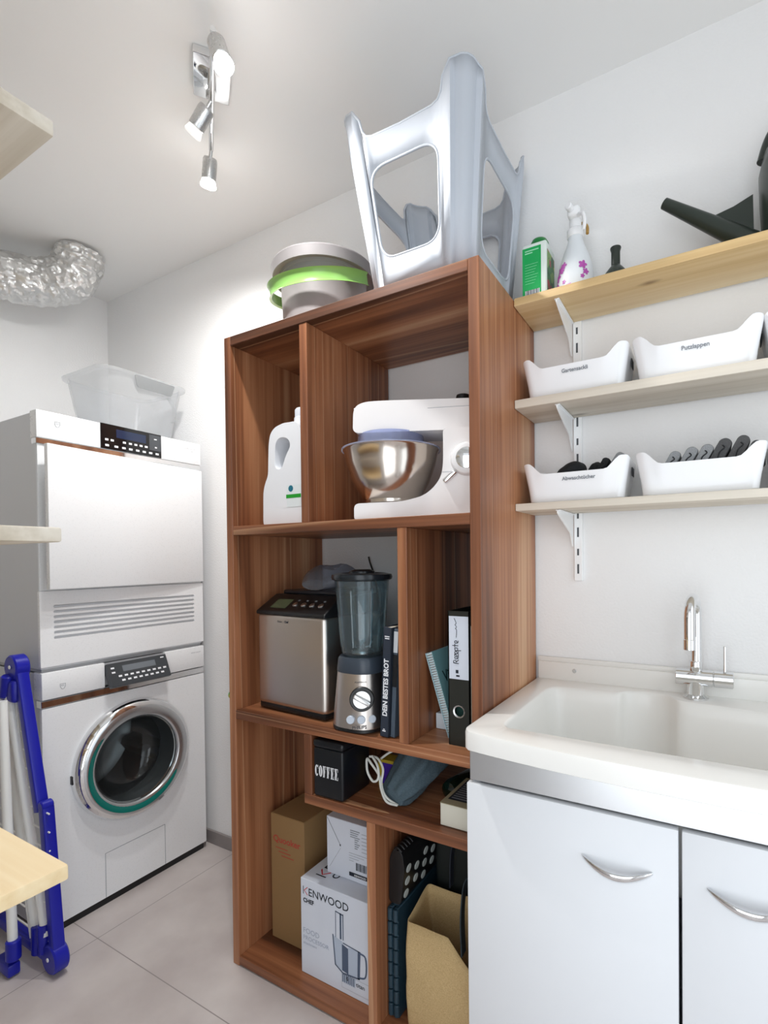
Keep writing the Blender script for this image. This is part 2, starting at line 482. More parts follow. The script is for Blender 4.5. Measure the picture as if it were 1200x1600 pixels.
panel('divider', 0.290, 0.316, S3, S2 - T, 'wood_z', F + .002); panel('divider', 0.494, 0.520, S0, S3 - T, 'wood_z', F + .002)

M['knob_glass'] = mat('green_yellow_glass', '#4f9a4a', 0.1, coat=0.6)
def knob_mat():
    m = M['knob_glass']; nt = m.node_tree; N = nt.nodes; L = nt.links
    tc = N.new('ShaderNodeTexCoord'); n = N.new('ShaderNodeTexNoise'); n.inputs['Scale'].default_value = 70
    L.new(tc.outputs['Object'], n.inputs['Vector']); cr = N.new('ShaderNodeValToRGB'); e = cr.color_ramp.elements
    e[0].position, e[0].color = 0.4, rgb('#2f8a52'); e[1].position, e[1].color = 0.6, rgb('#d8c83a')
    L.new(n.outputs['Fac'], cr.inputs['Fac']); L.new(cr.outputs['Color'], N['Principled BSDF'].inputs['Base Color'])
knob_mat()
b = new(); lathe(b, [(0.004, 0), (0.006, .003), (0.011, .006), (0.0125, .010), (0.010, .014), (0.005, .0165), (0, .017)], (0, -0.388, 0.802), (-1, 0, 0), 20)
tag(obj('decor_knob', b, 'knob_glass'), 'small green and yellow glass knob on the outer side of the walnut bookshelf', 'knob')

# ------------------------------------------------------------------ tumble dryer on washing machine
WX, Y0, Y1 = -0.601, -0.632, -0.037; WZ = 0.858; DZ = 1.690
xd, yd = (0, 1, 0), (0, 0, 1)             # writing on the machine fronts
washer = thing('washing_machine', (-0.93, -0.335, 0), 'white front-loading washing machine with round glass door standing under the dryer', 'washing machine')
dryer = thing('tumble_dryer', (-0.93, -0.335, WZ + .004), 'white tumble dryer with ajar square door, stacked on the washing machine', 'tumble dryer')
M['mach_gap'] = mat('machine_joint', '#9aa0a6', 0.5)

def open_body(bm, x0, x1, z0, z1):
    box(bm, x0, x1, Y0 + .002, Y0 + .014, z0, z1, 0.002, 1); box(bm, x0, x1, Y1 - .014, Y1 - .002, z0, z1, 0.002, 1)
    box(bm, x0, x1, Y0 + .012, Y1 - .012, z1 - .014, z1); box(bm, x0, x1, Y0 + .012, Y1 - .012, z0, z0 + .014)
    box(bm, x0, x0 + .014, Y0 + .012, Y1 - .012, z0, z1)
b = new(); open_body(b, -1.26, WX - .012, 0.012, WZ - .01)
for i in range(9): box(b, -1.2, -1.19, Y0 - .0005, Y0 + .003, .1 + i * .08, .102 + i * .08)
obj('body', b, 'greywhite', washer, smooth=0)
b = new(); box(b, -1.2, WX - .006, Y0 + .01, Y1 - .01, 0.0, 0.026); obj('plinth', b, 'black', washer, smooth=0)
# front with the round opening
cy, cz, R0 = -0.338, 0.487, 0.215
b = new()
out = [(Y0, .026), (Y1, .026), (Y1, .737), (Y0, .737)]
hole = [(cy + .185 * math.cos(2 * PI * i / 64), cz + .185 * math.sin(2 * PI * i / 64)) for i in range(64)]
plate(b, round_poly(out, .004, 3), [hole], lambda u, v, w: V(WX - .012 + w, u, v), 0.012)
front = obj('front_panel', b, 'white', washer, smooth=30)
b = new()
for yy in (-0.446, -0.222): box(b, WX - .002, WX + .0006, yy - .0009, yy + .0009, .026, .182)
box(b, WX - .002, WX + .0006, -.446, -.222, .181, .1828)
obj('flap_seam', b, 'mach_gap', front, smooth=0)
# trim strip, control panel
b = new(); box(b, WX - .03, WX + .001, Y0 - .001, Y1 - .001, .740, .762, .001, 1); obj('trim_strip', b, 'chrome', washer, smooth=0)
b = new(); box(b, WX - .05, WX + .004, Y0, -0.438, .765, .852, .003, 2); box(b, WX - .05, WX + .004, -0.212, Y1, .765, .852, .003, 2)
box(b, WX - .05, WX - .03, -0.44, -0.21, .765, .852)
cp = obj('control_panel', b, 'white', washer)
# tilted display
dx, dz = 0.036, -0.078; tl = V(WX + .008, 0, .846); dn = V(dx, 0, dz); nrm = V(-dz, 0, dx).normalized()
b = new()
rings = []
pr = [tl, tl + dn, tl + dn - nrm * .016, tl - nrm * .03]
loft(b, [[V(q.x, -0.437, q.z) for q in pr], [V(q.x, -0.213, q.z) for q in pr]])
disp = obj('display', b, mat('dark_display_frame', '#3c4044', 0.3), washer, smooth=0, bevel=.0015)
b = new(); flat(b, tl, (0, 1, 0), -dn, -.385, -.262, -.036, -.014); obj('screen', b, mat('grey_lcd', '#70767c', 0.2), disp, smooth=0)
b = new()
for r_, n_, s_ in ((-.050, 9, .0065), (-.066, 8, .0065)):
    for i in range(n_):
        yy = -.405 + i * .021 + (0.008 if n_ == 8 else 0); flat(b, tl, (0, 1, 0), -dn, yy, yy + .012, r_ - s_ / 2, r_ + s_ / 2)
obj('touch_keys', b, 'print_white', disp, smooth=0)
for q in (-.018, -.034):
    b = new(); flat(b, tl, (0, 1, 0), -dn, -.425, -.413, q - .003, q + .003); obj('touch_key', b, 'print_white', disp, smooth=0)
b = new(); flat(b, tl, (0, 1, 0), -dn, -.238, -.224, -.012, -.008); obj('touch_key', b, 'print_white', disp, smooth=0)
b = new()
def logo(bm, y, z, x):   # small outlined shield with letters
    pts = [(0, .009), (.016, .009), (.0155, 0), (.012, -.007), (.008, -.0085), (.004, -.007), (.0005, 0)]
    tube(bm, [V(x + .0006, y + p[0], z + p[1]) for p in pts], .0006, 5, closed=True)
    text(bm, 'VZUG', .0052, (x, y + .0016, z + .001), xd, yd, .0001, sx=.75)
logo(b, -.580, .800, WX + .004); obj('logo', b, 'print_grey', cp, smooth=0)
b = new(); text(b, 'ADORA SLQ WP', .006, (WX + .004, -.098, .827), xd, yd)
obj('lettering', b, 'print_grey', cp, smooth=0)
# round door
door = None
b = new()
lathe(b, [(.213, -.008), (.214, .012), (.210, .024), (.200, .034), (.192, .037)], (WX, cy, cz), (1, 0, 0), 72)
door = obj('door', b, 'chrome', washer, smooth=40)
b = new(); lathe(b, [(.192, .037), (.186, .040), (.172, .040), (.160, .036), (.155, .033), (.152, .026)], (WX, cy, cz), (1, 0, 0), 72)
obj('door_ring', b, mat('pale_satin_ring', '#c6c9cc', 0.22, 0.85), door, smooth=40)
b = new(); rows = []
for i in range(61):
    t = i / 60; a = math.radians(138 + 190 * t); w = .001 + .021 * math.sin(PI * t) ** .45
    r0, r1 = .1685 - w * .35, .1685 + w * .65
    hgt = lambda r: .0402 - max(0, (.172 - r)) * .42 + .0006 + (0.0008 if r > .172 else 0)
    rows.append([V(WX + hgt(r), cy + r * math.cos(a), cz + r * math.sin(a)) for r in (r0, (r0 * 2 + r1) / 3, (r0 + 2 * r1) / 3, r1)])
loft(b, rows, False, False, closed=False)
band = obj('teal_band', b, mat('teal_band', '#0e6f66', 0.25), door, smooth=40)
# check direction of winding: u = +y, w = x cross y = +z
b = new(); lathe(b, [(.152, .024), (.146, .022), (.138, -.010), (.126, -.050), (.10, -.075), (.055, -.088), (0, -.092)], (WX, cy, cz), (1, 0, 0), 64)
obj('door_glass', b, clear_mat('smoked_door_glass', '#cfd5d6', 0.05, 0.03, fres=1.5), door, smooth=40)
b = new(); lathe(b, [(.155, .030), (.1535, .028), (.1535, .018), (.1500, .016)], (WX, cy, cz), (1, 0, 0), 64); obj('inner_rim', b, 'chrome', door, smooth=40)
b = new(); box(b, WX - .001, WX + .012, cy - .216, cy - .209, cz - .020, cz + .008, .001, 1); obj('door_catch', b, 'black', door, smooth=0)
# drum and gasket
b = new(); lathe(b, [(.186, -.004), (.180, -.03), (.160, -.055), (.150, -.07), (.156, -.085)], (WX, cy, cz), (1, 0, 0), 48); obj('door_gasket', b, mat('grey_rubber', '#3d4043', 0.55), washer, smooth=40)
b = new(); lathe(b, [(.160, -.085), (.235, -.10), (.238, -.42), (.20, -.45), (0, -.455)], (WX, cy, cz), (1, 0, 0), 48)
drum = obj('drum', b, mat('drum_steel', '#8d9092', 0.3, 0.9), washer, smooth=40)
M['paddle'] = mat('drum_paddle_steel', '#a9acae', 0.3, 0.9)
for k in range(3):
    b = new(); a = math.radians(100 + 120 * k); c, s = math.cos(a), math.sin(a)
    ra = []
    for xx in (-.12, -.40):
        ra.append([V(WX + xx, cy + c * r - s * t, cz + s * r + c * t) for r, t in ((.236, -.045), (.19, -.012), (.19, .012), (.236, .045))])
    loft(b, ra); obj('drum_paddle', b, 'paddle', drum, smooth=0, bevel=.005)

# dryer
b = new(); box(b, -1.26, WX - .006, Y0 + .002, Y1 - .002, WZ + .004, DZ - .004, .004, 2)
obj('body', b, 'greywhite', dryer, smooth=0)
b = new(); box(b, WX - .04, WX + .002, Y0, Y1, 1.602, DZ, .003, 2); cp = obj('control_panel', b, 'white', dryer)
b = new(); box(b, WX - .02, WX + .0055, -.438, -.213, 1.603, 1.691, .001, 1); disp = obj('display', b, 'gloss_black', dryer, smooth=0)
b = new(); flat(b, (WX + .0055, 0, 0), xd, yd, -.385, -.275, 1.648, 1.678); obj('screen', b, mat('blue_lcd', '#1f2c48', 0.1), disp, smooth=0)
b = new(); flat(b, (WX + .0055, 0, 0), xd, yd, -.262, -.216, 1.627, 1.686); obj('side_key', b, mat('grey_key_field', '#474b50', 0.3), disp, smooth=0)
b = new()
for i, yy in enumerate((-.424, -.405, -.362, -.340, -.320, -.300, -.280)): flat(b, (WX + .0058, 0, 0), xd, yd, yy, yy + .011, 1.632, 1.639)
for i, yy in enumerate((-.424, -.392, -.365, -.340, -.314, -.289, -.264, -.238)): flat(b, (WX + .0058, 0, 0), xd, yd, yy, yy + .013, 1.612, 1.619)
obj('touch_keys', b, 'print_white', disp, smooth=0)
b = new(); flat(b, (WX + .0058, 0, 0), xd, yd, -.243, -.232, 1.668, 1.672); obj('touch_key', b, 'print_white', disp, smooth=0)
b = new(); flat(b, (WX + .0058, 0, 0), xd, yd, -.24, -.232, 1.637, 1.642); obj('touch_key', b, 'print_white', disp, smooth=0)
b = new(); logo(b, -.580, 1.652, WX + .002); obj('logo', b, 'print_grey', cp, smooth=0)
b = new(); text(b, 'ADORA TSLQ WP', .006, (WX + .002, -.112, 1.66), xd, yd); text(b, 'WP', .006, (WX + .002, -.082, 1.650), xd, yd)
obj('lettering', b, 'print_grey', cp, smooth=0)
b = new(); box(b, WX - .03, WX + .001, Y0 - .001, Y1 - .001, 1.583, 1.601, .001, 1); obj('trim_strip', b, 'chrome', dryer, smooth=0)
b = new(); box(b, WX - .02, WX - .004, Y0 + .004, Y1 - .004, 1.115, 1.583); obj('door_recess', b, 'white', dryer, smooth=0)
# ajar door, hinged on the wall side
b = new(); box(b, -.012, .006, -(Y1 - Y0) + .004, -.002, 1.120, 1.578, .002, 2)
ang = math.atan2(0.045, 0.595)
dm = Matrix.Translation((WX + .004, Y1, 0)) @ Matrix.Rotation(ang, 4, 'Z')
obj('door', b, 'white', dryer, M4=dm)
# louvred panel with real slots
b = new()
slots = []
for i in range(7):
    z = 0.962 + i * 0.0168; slots.append(rrect(-.594, -.078, z - .0042, z + .0042, .004, 3))
plate(b, round_poly([(Y0 - .001, WZ + .012), (Y1, WZ + .012), (Y1, 1.113), (Y0 - .001, 1.113)], .003, 2), slots, lambda u, v, w: V(WX - .010 + w, u, v), 0.012)
lv = obj('vent_panel', b, 'white', dryer, smooth=30)
b = new()
for i in range(7):
    z = 0.962 + i * 0.0168
    loft(b, [[V(WX - .012, y, z + .006), V(WX - .006, y, z + .004), V(WX - .006, y, z + .0025), V(WX - .012, y, z + .004)] for y in (-.6, -.07)])
obj('slat_backing', b, mat('grey_slot_back', '#9da1a5', 0.5), lv, smooth=0)
b = new(); box(b, -1.2, WX - .01, Y0 + .006, Y1 - .006, WZ - .0055, WZ + .014); obj('stacking_kit', b, mat('grey_stacking_strip', '#a9acaf', 0.4), dryer, smooth=0)

# ------------------------------------------------------------------ translucent box on the dryer
M['clear_box'] = clear_mat('frosted_clear_plastic', '#f4f5f6', 0.20, 0.25, fres=1.2)
def tub(bm, x0, x1, y0, y1, z0, z1, taper, r, t=0.003):
    def ring(e, z, d=0.0): return [V(a, c, z) for a, c in rrect(x0 + e + d, x1 - e - d, y0 + e + d, y1 - e - d, max(r - d, .004), 6)]
    loft(bm, [ring(taper + .02, z0 + 0, .0), ring(taper, z0 + .015), ring(0, z1 - .012), ring(-.012, z1 - .010), ring(-.014, z1), ring(-.002, z1 + .002), ring(t, z1), ring(taper + t, z0 + .016), ring(taper + .02 + t, z0 + t)], True, True)
b = new(); tub(b, -.945, -.650, -.395, -.060, DZ + .001, DZ + .228, .028, .06)
pb = thing('storage_box', (-.80, -.23, DZ), 'empty translucent plastic storage box sitting on top of the dryer', 'storage box')
obj('tub', b, 'clear_box', pb, smooth=40)
b = new()
plate(b, round_poly([(-.275, 1.868), (-.135, 1.868), (-.122, 1.912), (-.288, 1.912)], .008, 4), [], lambda u, v, w: V(-.6405 + (v - 1.9) * .13 + w, u, v), .002)
obj('handle', b, clear_mat('clear_handle', '#cfd1d2', 0.35, 0.2), pb, smooth=0)
b = new(); tube(b, spline([(-.80, -.042, 1.915), (-.80, -.030, 1.90), (-.78, -.026, 1.86), (-.76, -.05, 1.80)], 6), .008, 8, scales=None)
obj('clip', b, clear_mat('clear_clip', '#e2e4e5', 0.6, 0.2), pb, smooth=60)

# ------------------------------------------------------------------ foil duct
def foil_duct():
    path = spline([(-1.275, -1.15, 2.31), (-1.23, -.95, 2.315), (-1.20, -.74, 2.320), (-1.165, -.55, 2.325), (-1.11, -.40, 2.335), (-1.045, -.315, 2.37), (-1.015, -.29, 2.43), (-1.01, -.285, 2.475)], 26)
    bm = new(); n = 110; rings = []
    up = Vector((0, 0, 1)); prev = None
    for i, p in enumerate(path):
        a = path[max(i - 1, 0)]; c = path[min(i + 1, len(path) - 1)]; t = (c - a).normalized()
        if prev is None: _, prev, _ = frame_from(t)
        u = (prev - t * prev.dot(t)).normalized(); prev = u; w = t.cross(u)
        ring = []
        for k in range(n):
            an = 2 * PI * k / n
            d = u * math.cos(an) + w * math.sin(an)
            q = p + d * .092
            cr = noise.noise(q * 17) * .007 - abs(noise.noise(q * 30 + Vector((3, 1, 2)))) * .014 - abs(noise.noise(q * 66)) * .007
            cr += .0011 * math.sin(i * .8 + 2.5 * noise.noise(q * 9))
            ring.append(q + d * cr)
        rings.append(ring)
    loft(bm, rings, True, True)
    m = mat('crumpled_foil', '#dededd', 0.36, 0.85, bump=0.5, bump_scale=110)
    o = obj('foil_duct', bm, m, smooth=18)
    tag(o, 'crumpled silver foil exhaust duct bending up into the ceiling', 'duct')
foil_duct()

# ------------------------------------------------------------------ deep shelf boards beside the camera
for z0, z1, lab, m in ((.800, .820, 'lowest cut-off pine board in front of the drying rack, pale top face visible', 'pine'), (1.231, 1.2495, 'middle cut-off pine board, seen edge-on in front of the dryer', 'pine_pale'), (1.738, 1.758, 'topmost cut-off pine board near the ceiling, grey underside visible', 'pine_pale')):
    b = new(); box(b, -1.0, .530, YF + .002, -1.095, z0, z1, .003, 2)
    tag(obj('pine_board', b, m), lab, 'shelf board')

# ------------------------------------------------------------------ folded drying rack
rack = thing('drying_rack', (-.55, -.70, 0), 'folded clothes drying rack with blue plastic joints and white wires beside the washing machine', 'drying rack')
def bar(bm, a, c, w, d, r=.004):
    """flat plastic bar from a to c; w in the rack plane, d across it"""
    sec = [(x, y) for x, y in rrect(-d / 2, d / 2, -w / 2, w / 2, r, 3)]
    sweep(bm, [a, c], sec, up=(0, 1, 0))
b = new(); bar(b, (-.612, -.682, .875), (-.497, -.682, .462), .030, .032)
lathe(b, [(0, -.020), (.036, -.020), (.040, -.016), (.040, .016), (.036, .020), (0, .020)], (-.632, -.682, .880), (0, 1, 0), 32)
obj('upper_arm', b, 'blue', rack, smooth=40)
b = new(); bar(b, (-.470, -.682, .480), (-.422, -.682, .07), .030, .032)
cyl(b, (-.472, -.698, .484), .016, .032, (0, 1, 0), 20, ch=.003)
lathe(b, [(0, -.020), (.038, -.020), (.042, -.016), (.042, .016), (.038, .020), (0, .020)], (-.432, -.682, .046), (0, 1, 0), 32)
obj('lower_arm', b, 'blue', rack, smooth=40)
b = new(); box(b, -1.15, -.47, -.700, -.672, .028, .060, .005, 2); obj('foot_bar', b, 'blue', rack)
b = new(); box(b, -.72, -.60, -.71, -.665, .775, .845, .012, 3); obj('joint_sleeve', b, 'blue', rack)
b = new(); cyl(b, (-.655, -.705, .790), .017, .07, (.25, 0, 1), 20, ch=.003); obj('joint_sleeve', b, 'blue', rack)
for a, c in (((-.646, -.700, .800), (-.468, -.690, .10)), ((-.700, -.700, .79), (-.520, -.692, .075)), ((-.560, -.75, .80), (-.526, -.75, .09))):
    b = new(); tube(b, [a, c], .0125, 14); obj('tube', b, 'white_tube', rack, smooth=60)
b = new(); cyl(b, (-.523, -.75, .050), .019, .058, (0, 0, 1), 20, ch=.003); box(b, -.60, -.515, -.768, -.735, .004, .040, .006, 2); obj('foot', b, 'blue', rack)
b = new(); cyl(b, (-.517, -.690, .030), .018, .085, (.02, 0, 1), 20, ch=.003); obj('tube_socket', b, 'blue', rack)
b = new(); cyl(b, (-.472, -.690, .048), .018, .085, (-.08, 0, 1), 20, ch=.003); obj('tube_socket', b, 'blue', rack)
for c in ((-.628, -.703, .884), (-.430, -.703, .050)):
    b = new(); cyl(b, c, .006, .003, (0, -1, 0), 14, ch=.001); obj('rivet', b, 'white_plastic', rack)
for i in range(14):
    z = .795 - i * .0545
    xe = -.60 + (.875 - z) * .26 if z > .47 else -.44
    b = new(); tube(b, [(xe, -.688, z), (-1.15, -.688, z)], .0025, 8); obj('wire', b, 'white_tube', rack, smooth=60)
for xa, xb in ((-.625, -.50), (-.75, -.56), (-.9, -.8), (-1.05, -1.0)):
    b = new(); tube(b, [(xa, -.692, .80), (xb, -.692, .06)], .0024, 8); obj('wire', b, 'white_tube', rack, smooth=60)
b = new(); tube(b, [(-1.14, -.69, .85), (-1.14, -.69, .03)], .0125, 12); obj('tube', b, 'white_tube', rack, smooth=60)
# ------------------------------------------------------------------ ceiling spotlight bar
lamp = thing('ceiling_spotlight', (.11, -.52, H - .05), 'chrome spotlight bar with lit spot heads on a square plate on the ceiling', 'ceiling light')
ld = V(-.795, .606, 0).normalized(); ln = V(.606, .795, 0).normalized(); lc = V(.115, -.525, H)
LM = Matrix((ld, ln, (0, 0, 1))).transposed().to_4x4(); LM.translation = lc
b = new(); box(b, -.065, .065, -.045, .045, -.022, -.0005, .003, 2); obj('canopy', b, 'chrome', lamp, M4=LM)
b = new(); tube(b, [(-.175, .0, -.055), (.20, .0, -.055)], .007, 14); cyl(b, (0, 0, -.056), .011, .036, (0, 0, 1), 16); obj('bar', b, 'chrome', lamp, smooth=40, M4=LM)
M['bulb'] = mat('lit_bulb', '#fffaf4', 0.3, emit=26.0)
M['bulb_off'] = mat('frosted_lens', '#f0f0ee', 0.3, emit=0.5)
def head(t, aim, lit, power):
    p0 = lc + ld * t + V(0, 0, -.055); aim = V(*aim).normalized()
    p1 = p0 + aim * .028
    bb = new(); tube(bb, [p0, p0 + aim * .03], .005, 10)
    lathe(bb, [(0, .024), (.018, .024), (.0205, .030), (.0205, .078), (.0185, .080), (.0175, .072), (0, .070)], p0, aim, 28)
    h = obj('spot_head', bb, 'satin', lamp, smooth=40)
    bb = new(); lathe(bb, [(.016, .072), (.0225, .094), (.0225, .098), (.018, .101), (0, .103)], p0, aim, 24)
    obj('bulb', bb, 'bulb' if lit else 'bulb_off', h, smooth=40)
    d = bpy.data.lights.new('spot_beam', 'SPOT'); d.energy = power; d.color = BULB_COLOR; d.shadow_soft_size = .02
    d.spot_size = math.radians(150); d.spot_blend = 0.9
    o = bpy.data.objects.new('spot_beam', d); COL.objects.link(o)
    o.location = p0 + aim * .125; o.rotation_euler = aim.to_track_quat('-Z', 'Y').to_euler()
head(-.165, (.34, .02, -.94), True, BULB_POWER)
head(.195, (-.35, .15, -.9), True, BULB_POWER)
head(.020, (-.55, -.10, -.60), False, BULB_POWER * .15)

# ------------------------------------------------------------------ on top of the bookshelf
M['bucket'] = mat('grey_plastic', '#8b8788', 0.45)
bc = V(.215, -.205, BH + .001)
bucket = thing('bucket', tuple(bc), 'round grey plastic bucket with a green handle strap, standing on the bookshelf', 'bucket')
b = new()
lathe(b, [(0, 0), (.108, 0), (.116, .004), (.129, .188), (.131, .189), (.1325, .195), (.131, .1955)], bc, seg=56)
lathe(b, [(.148, .192), (.153, .192), (.157, .220), (.154, .225), (.148, .224), (.142, .214), (.133, .194)], bc, seg=56)
lathe(b, [(.130, .197), (.150, .194)], bc, seg=56)
lathe(b, [(.131, .215), (.122, .03), (0, .02)], bc, seg=56)
obj('pail', b, 'bucket', bucket, smooth=35)
b = new()
M['green_strap'] = mat('translucent_green_plastic', '#7fae5c', 0.25)
pts = []
for i in range(33):
    a = PI + PI * i / 32
    x = math.cos(a) * .160; y = math.sin(a) * .158
    pts.append(bc + V(x, y, .166 - .034 * abs(math.sin(a)) - .006 * x / .16))
sweep(b, pts, [(-.018, .004), (-.015, -.001), (.015, -.001), (.018, .004), (.018, .007), (.013, .002), (-.013, .002), (-.018, .007)], up=(0, -.25, 1))
obj('handle', b, 'green_strap', bucket, smooth=50)

# upturned plastic stool
def make_stool():
    st = thing('plastic_stool', (.64, -.20, BH), 'light grey plastic stool turned upside down on the bookshelf, legs pointing up', 'stool')
    z0, z1 = BH + .0035, 2.310; hh = z1 - z0; za = 2.226
    # half sizes at seat (bottom) and at the leg tips (top)
    cx0, cy0, hx0, hy0 = .634, -.210, .134, .168
    cx1, cy1, hx1, hy1 = .616, -.212, .188, .203
    def P(a, bb, z):          # a,bb in -1..1
        t = (z - z0) / hh
        return V(cx0 + (cx1 - cx0) * t + a * (hx0 + (hx1 - hx0) * t), cy0 + (cy1 - cy0) * t + bb * (hy0 + (hy1 - hy0) * t), z)
    bm = new(); lips = []
    c = .62                                        # where the flat side meets the corner
    sides = [lambda u, z: P(u, -1, z), lambda u, z: P(1, u, z), lambda u, z: P(-u, 1, z), lambda u, z: P(-1, -u, z)]
    for S in sides:
        outer = [(-c, z0), (c, z0), (c, za + .02)]
        arc = [(c, za + .045), (c - .025, za + .016), (c - .07, za + .003), (c - .16, za - .003), (0, za - .006), (-c + .16, za - .003), (-c + .07, za + .003), (-c + .025, za + .016), (-c, za + .045)]
        outer = [(-c, z0), (c, z0)] + arc
        win = round_poly([(-.60, 1.935), (.60, 1.935), (.62, 2.15), (-.62, 2.15)], [.16] * 4, 7)
        # rounding is done in mixed units: scale u to metres first
        k = .16
        win = [(a / k, z) for a, z in round_poly([(-.56 * k, 1.935), (.54 * k, 1.935), (.54 * k, 2.150), (-.57 * k, 2.150)], .045, 7)]
        ov = [bm.verts.new(S(a, z)) for a, z in outer]; wv = [bm.verts.new(S(a, z)) for a, z in win]
        es = [bm.edges.new((q[i], q[(i + 1) % len(q)])) for q in (ov, wv) for i in range(len(q))]
        bmesh.ops.triangle_fill(bm, use_beauty=True, edges=es)
        lips.append(([S(a, z) for a, z in win], True)); lips.append(([S(a, z) for a, z in arc], False))
    corners = [((c, -1), (1, -c)), ((1, c), (c, 1)), ((-c, 1), (-1, c)), ((-1, -c), (-c, -1))]
    for A, Bq in corners:
        cols = []
        n = 8; sx = 1 if A[0] + Bq[0] > 0 else -1; sy = 1 if A[1] + Bq[1] > 0 else -1
        prof = []
        for i in range(n + 1):
            t = i / n
            # rounded outer corner with a shallow flute in its middle
            a = A[0] + (Bq[0] - A[0]) * t; bb = A[1] + (Bq[1] - A[1]) * t
            bulge = math.sin(PI * t) * .15 - (.07 if 2 <= i <= 6 else 0)
            prof.append((a + sx * bulge, bb + sy * bulge, a + sx * math.sin(PI * t) * .09, bb + sy * math.sin(PI * t) * .09))
        tips = []
        for i, (a, bb, a2, b2) in enumerate(prof):
            t = abs(i / n - .5) * 2
            top = za + .045 + (z1 - za - .045) * max(0, 1 - t ** 2.6) ** .5 if i not in (0, n) else za + .045
            rows = [z0, (z0 + za) / 2, za - .02, za + .045]; a2 = (a + a2) / 2; b2 = (bb + b2) / 2
            col = [bm.verts.new(P(a, bb, z)) for z in rows]
            if i not in (0, n): col.append(bm.verts.new(P(a2, b2, top)))
            else: col.append(col[-1])
            tips.append(P(a2, b2, top) if i not in (0, n) else P(a, bb, top)); cols.append(col)
        for L_, R_ in zip(cols, cols[1:]):
            for k in range(4):
                q = []
                for v in (L_[k], R_[k], R_[k + 1], L_[k + 1]):
                    if v not in q: q.append(v)
                if len(q) > 2: bm.faces.new(q)
        lips.append((tips, False))
    # seat closing the bottom
    ring = []
    for (A, Bq) in corners: ring += [A, Bq]
    bm.faces.new([bm.verts.new(P(a, bb, z0)) for a, bb in ring])
    bmesh.ops.remove_doubles(bm, verts=bm.verts, dist=.0008)
    o = obj('shell', bm, 'stool', st, smooth=35, solid=.004)
    bm = new()
    for pts, closed in lips:
        tube(bm, pts if not closed else pts, .0032, 8, closed=closed)
    obj('edge_lip', bm, 'stool', st, smooth=60)
make_stool()

# ------------------------------------------------------------------ top row: jug and mixer
M['hdpe'] = mat('white_milky_plastic', '#e6e9ee', 0.35)
jy = -.312
jug = thing('detergent_jug', (.19, jy, S1), 'white plastic detergent jug with handle in the top compartment', 'jug')
b = new()
sil = [(.100, S1 + .001), (.275, S1 + .001), (.279, S1 + .12), (.268, S1 + .205), (.250, S1 + .265), (.236, S1 + .290), (.198, S1 + .290), (.186, S1 + .291), (.150, S1 + .283), (.132, S1 + .265), (.126, S1 + .235), (.122, S1 + .145), (.110, S1 + .125), (.102, S1 + .10)]
hole = [(.150, S1 + .165), (.176, S1 + .158), (.192, S1 + .195), (.214, S1 + .225), (.200, S1 + .248), (.168, S1 + .252), (.152, S1 + .235)]
plate(b, round_poly(sil, .014, 4), [round_poly(hole, .016, 4)], lambda u, v, w: V(u, jy - .045 + w, v), .09)
body = obj('bottle', b, 'hdpe', jug, smooth=50, bevel=.011, segs=4)
b = new(); cyl(b, (.222, jy, S1 + .288), .027, .022, seg=32, ch=.002); obj('neck', b, 'hdpe', jug, smooth=40)
b = new(); lathe(b, [(.024, .309), (.024, .332), (.021, .336), (0, .336)], (.222, jy, S1), seg=32)
for i in range(28):
    a = 2 * PI * i / 28; cyl(b, (.222 + .0238 * math.cos(a), jy + .0238 * math.sin(a), S1 + .311), .0009, .02, seg=5)
obj('cap', b, mat('grey_white_cap', '#d5dae2', 0.4), jug, smooth=40)
b = new(); flat(b, (0, jy - .0455, 0), (1, 0, 0), (0, 0, 1), .196, .250, S1 + .05, S1 + .112, .0002); lab = obj('label', b, mat('pale_label', '#dfe7ea', 0.5), body, smooth=0)
b = new(); flat(b, (0, jy - .0455, 0), (1, 0, 0), (0, 0, 1), .194, .250, S1 + .075, S1 + .0855, .0006)
obj('green_bar', b, mat('label_green', '#1f9a2c', 0.5), body, smooth=0)
b = new(); lathe(b, [(.009, 0), (0, .0002)], (.212, jy - .0461, S1 + .102), (0, -1, 0), 20); obj('label_badge', b, mat('label_teal', '#1f6f86', 0.5), body, smooth=0)

M['mixer'] = mat('white_cast_enamel', '#eceaea', 0.3)
mixer = thing('stand_mixer', (.56, -.26, S1), 'white stand mixer with steel bowl and clear splash guard in the wide top compartment', 'stand mixer')
MX = Matrix.Translation((.496, -.272, S1)) @ Matrix.Rotation(math.radians(20), 4, 'Z')
# local frame: +x towards the column, -y the side shown
def mk(name, bm, m, parent=mixer, **k): return obj(name, bm, m, parent, M4=MX, **k)
b = new()
side = [(-.076, .001), (.255, .001), (.255, .220), (.158, .220), (.153, .214), (.153, .115), (.136, .082), (.105, .056), (.05, .043), (-.068, .041), (-.076, .034)]
plate(b, round_poly(side, [.006, .006, .006, .004, .004, .04, .02, .02, .02, .01, .01], 5), [], lambda u, v, w: V(u, -.098 + w, v), .196)
body = mk('body', b, 'mixer', smooth=50, bevel=.012, segs=4)
b = new()
hd = [(-.088, .236), (-.078, .228), (.255, .2235), (.255, .300), (-.03, .309), (-.066, .306), (-.086, .292)]
plate(b, round_poly(hd, [.008, .008, .006, .02, .05, .02, .02], 6), [], lambda u, v, w: V(u, -.062 + w, v), .124)
hd_o = mk('mixer_head', b, 'mixer', smooth=50, bevel=.014, segs=4)
b = new(); box(b, .11, .255, -.0624, .0624, .2815, .2825); mk('head_seam', b, 'mach_gap', hd_o, smooth=0)
b = new(); box(b, -.0895, -.084, -.050, .050, .250, .298, .004, 2); mk('front_cap', b, 'satin', hd_o)
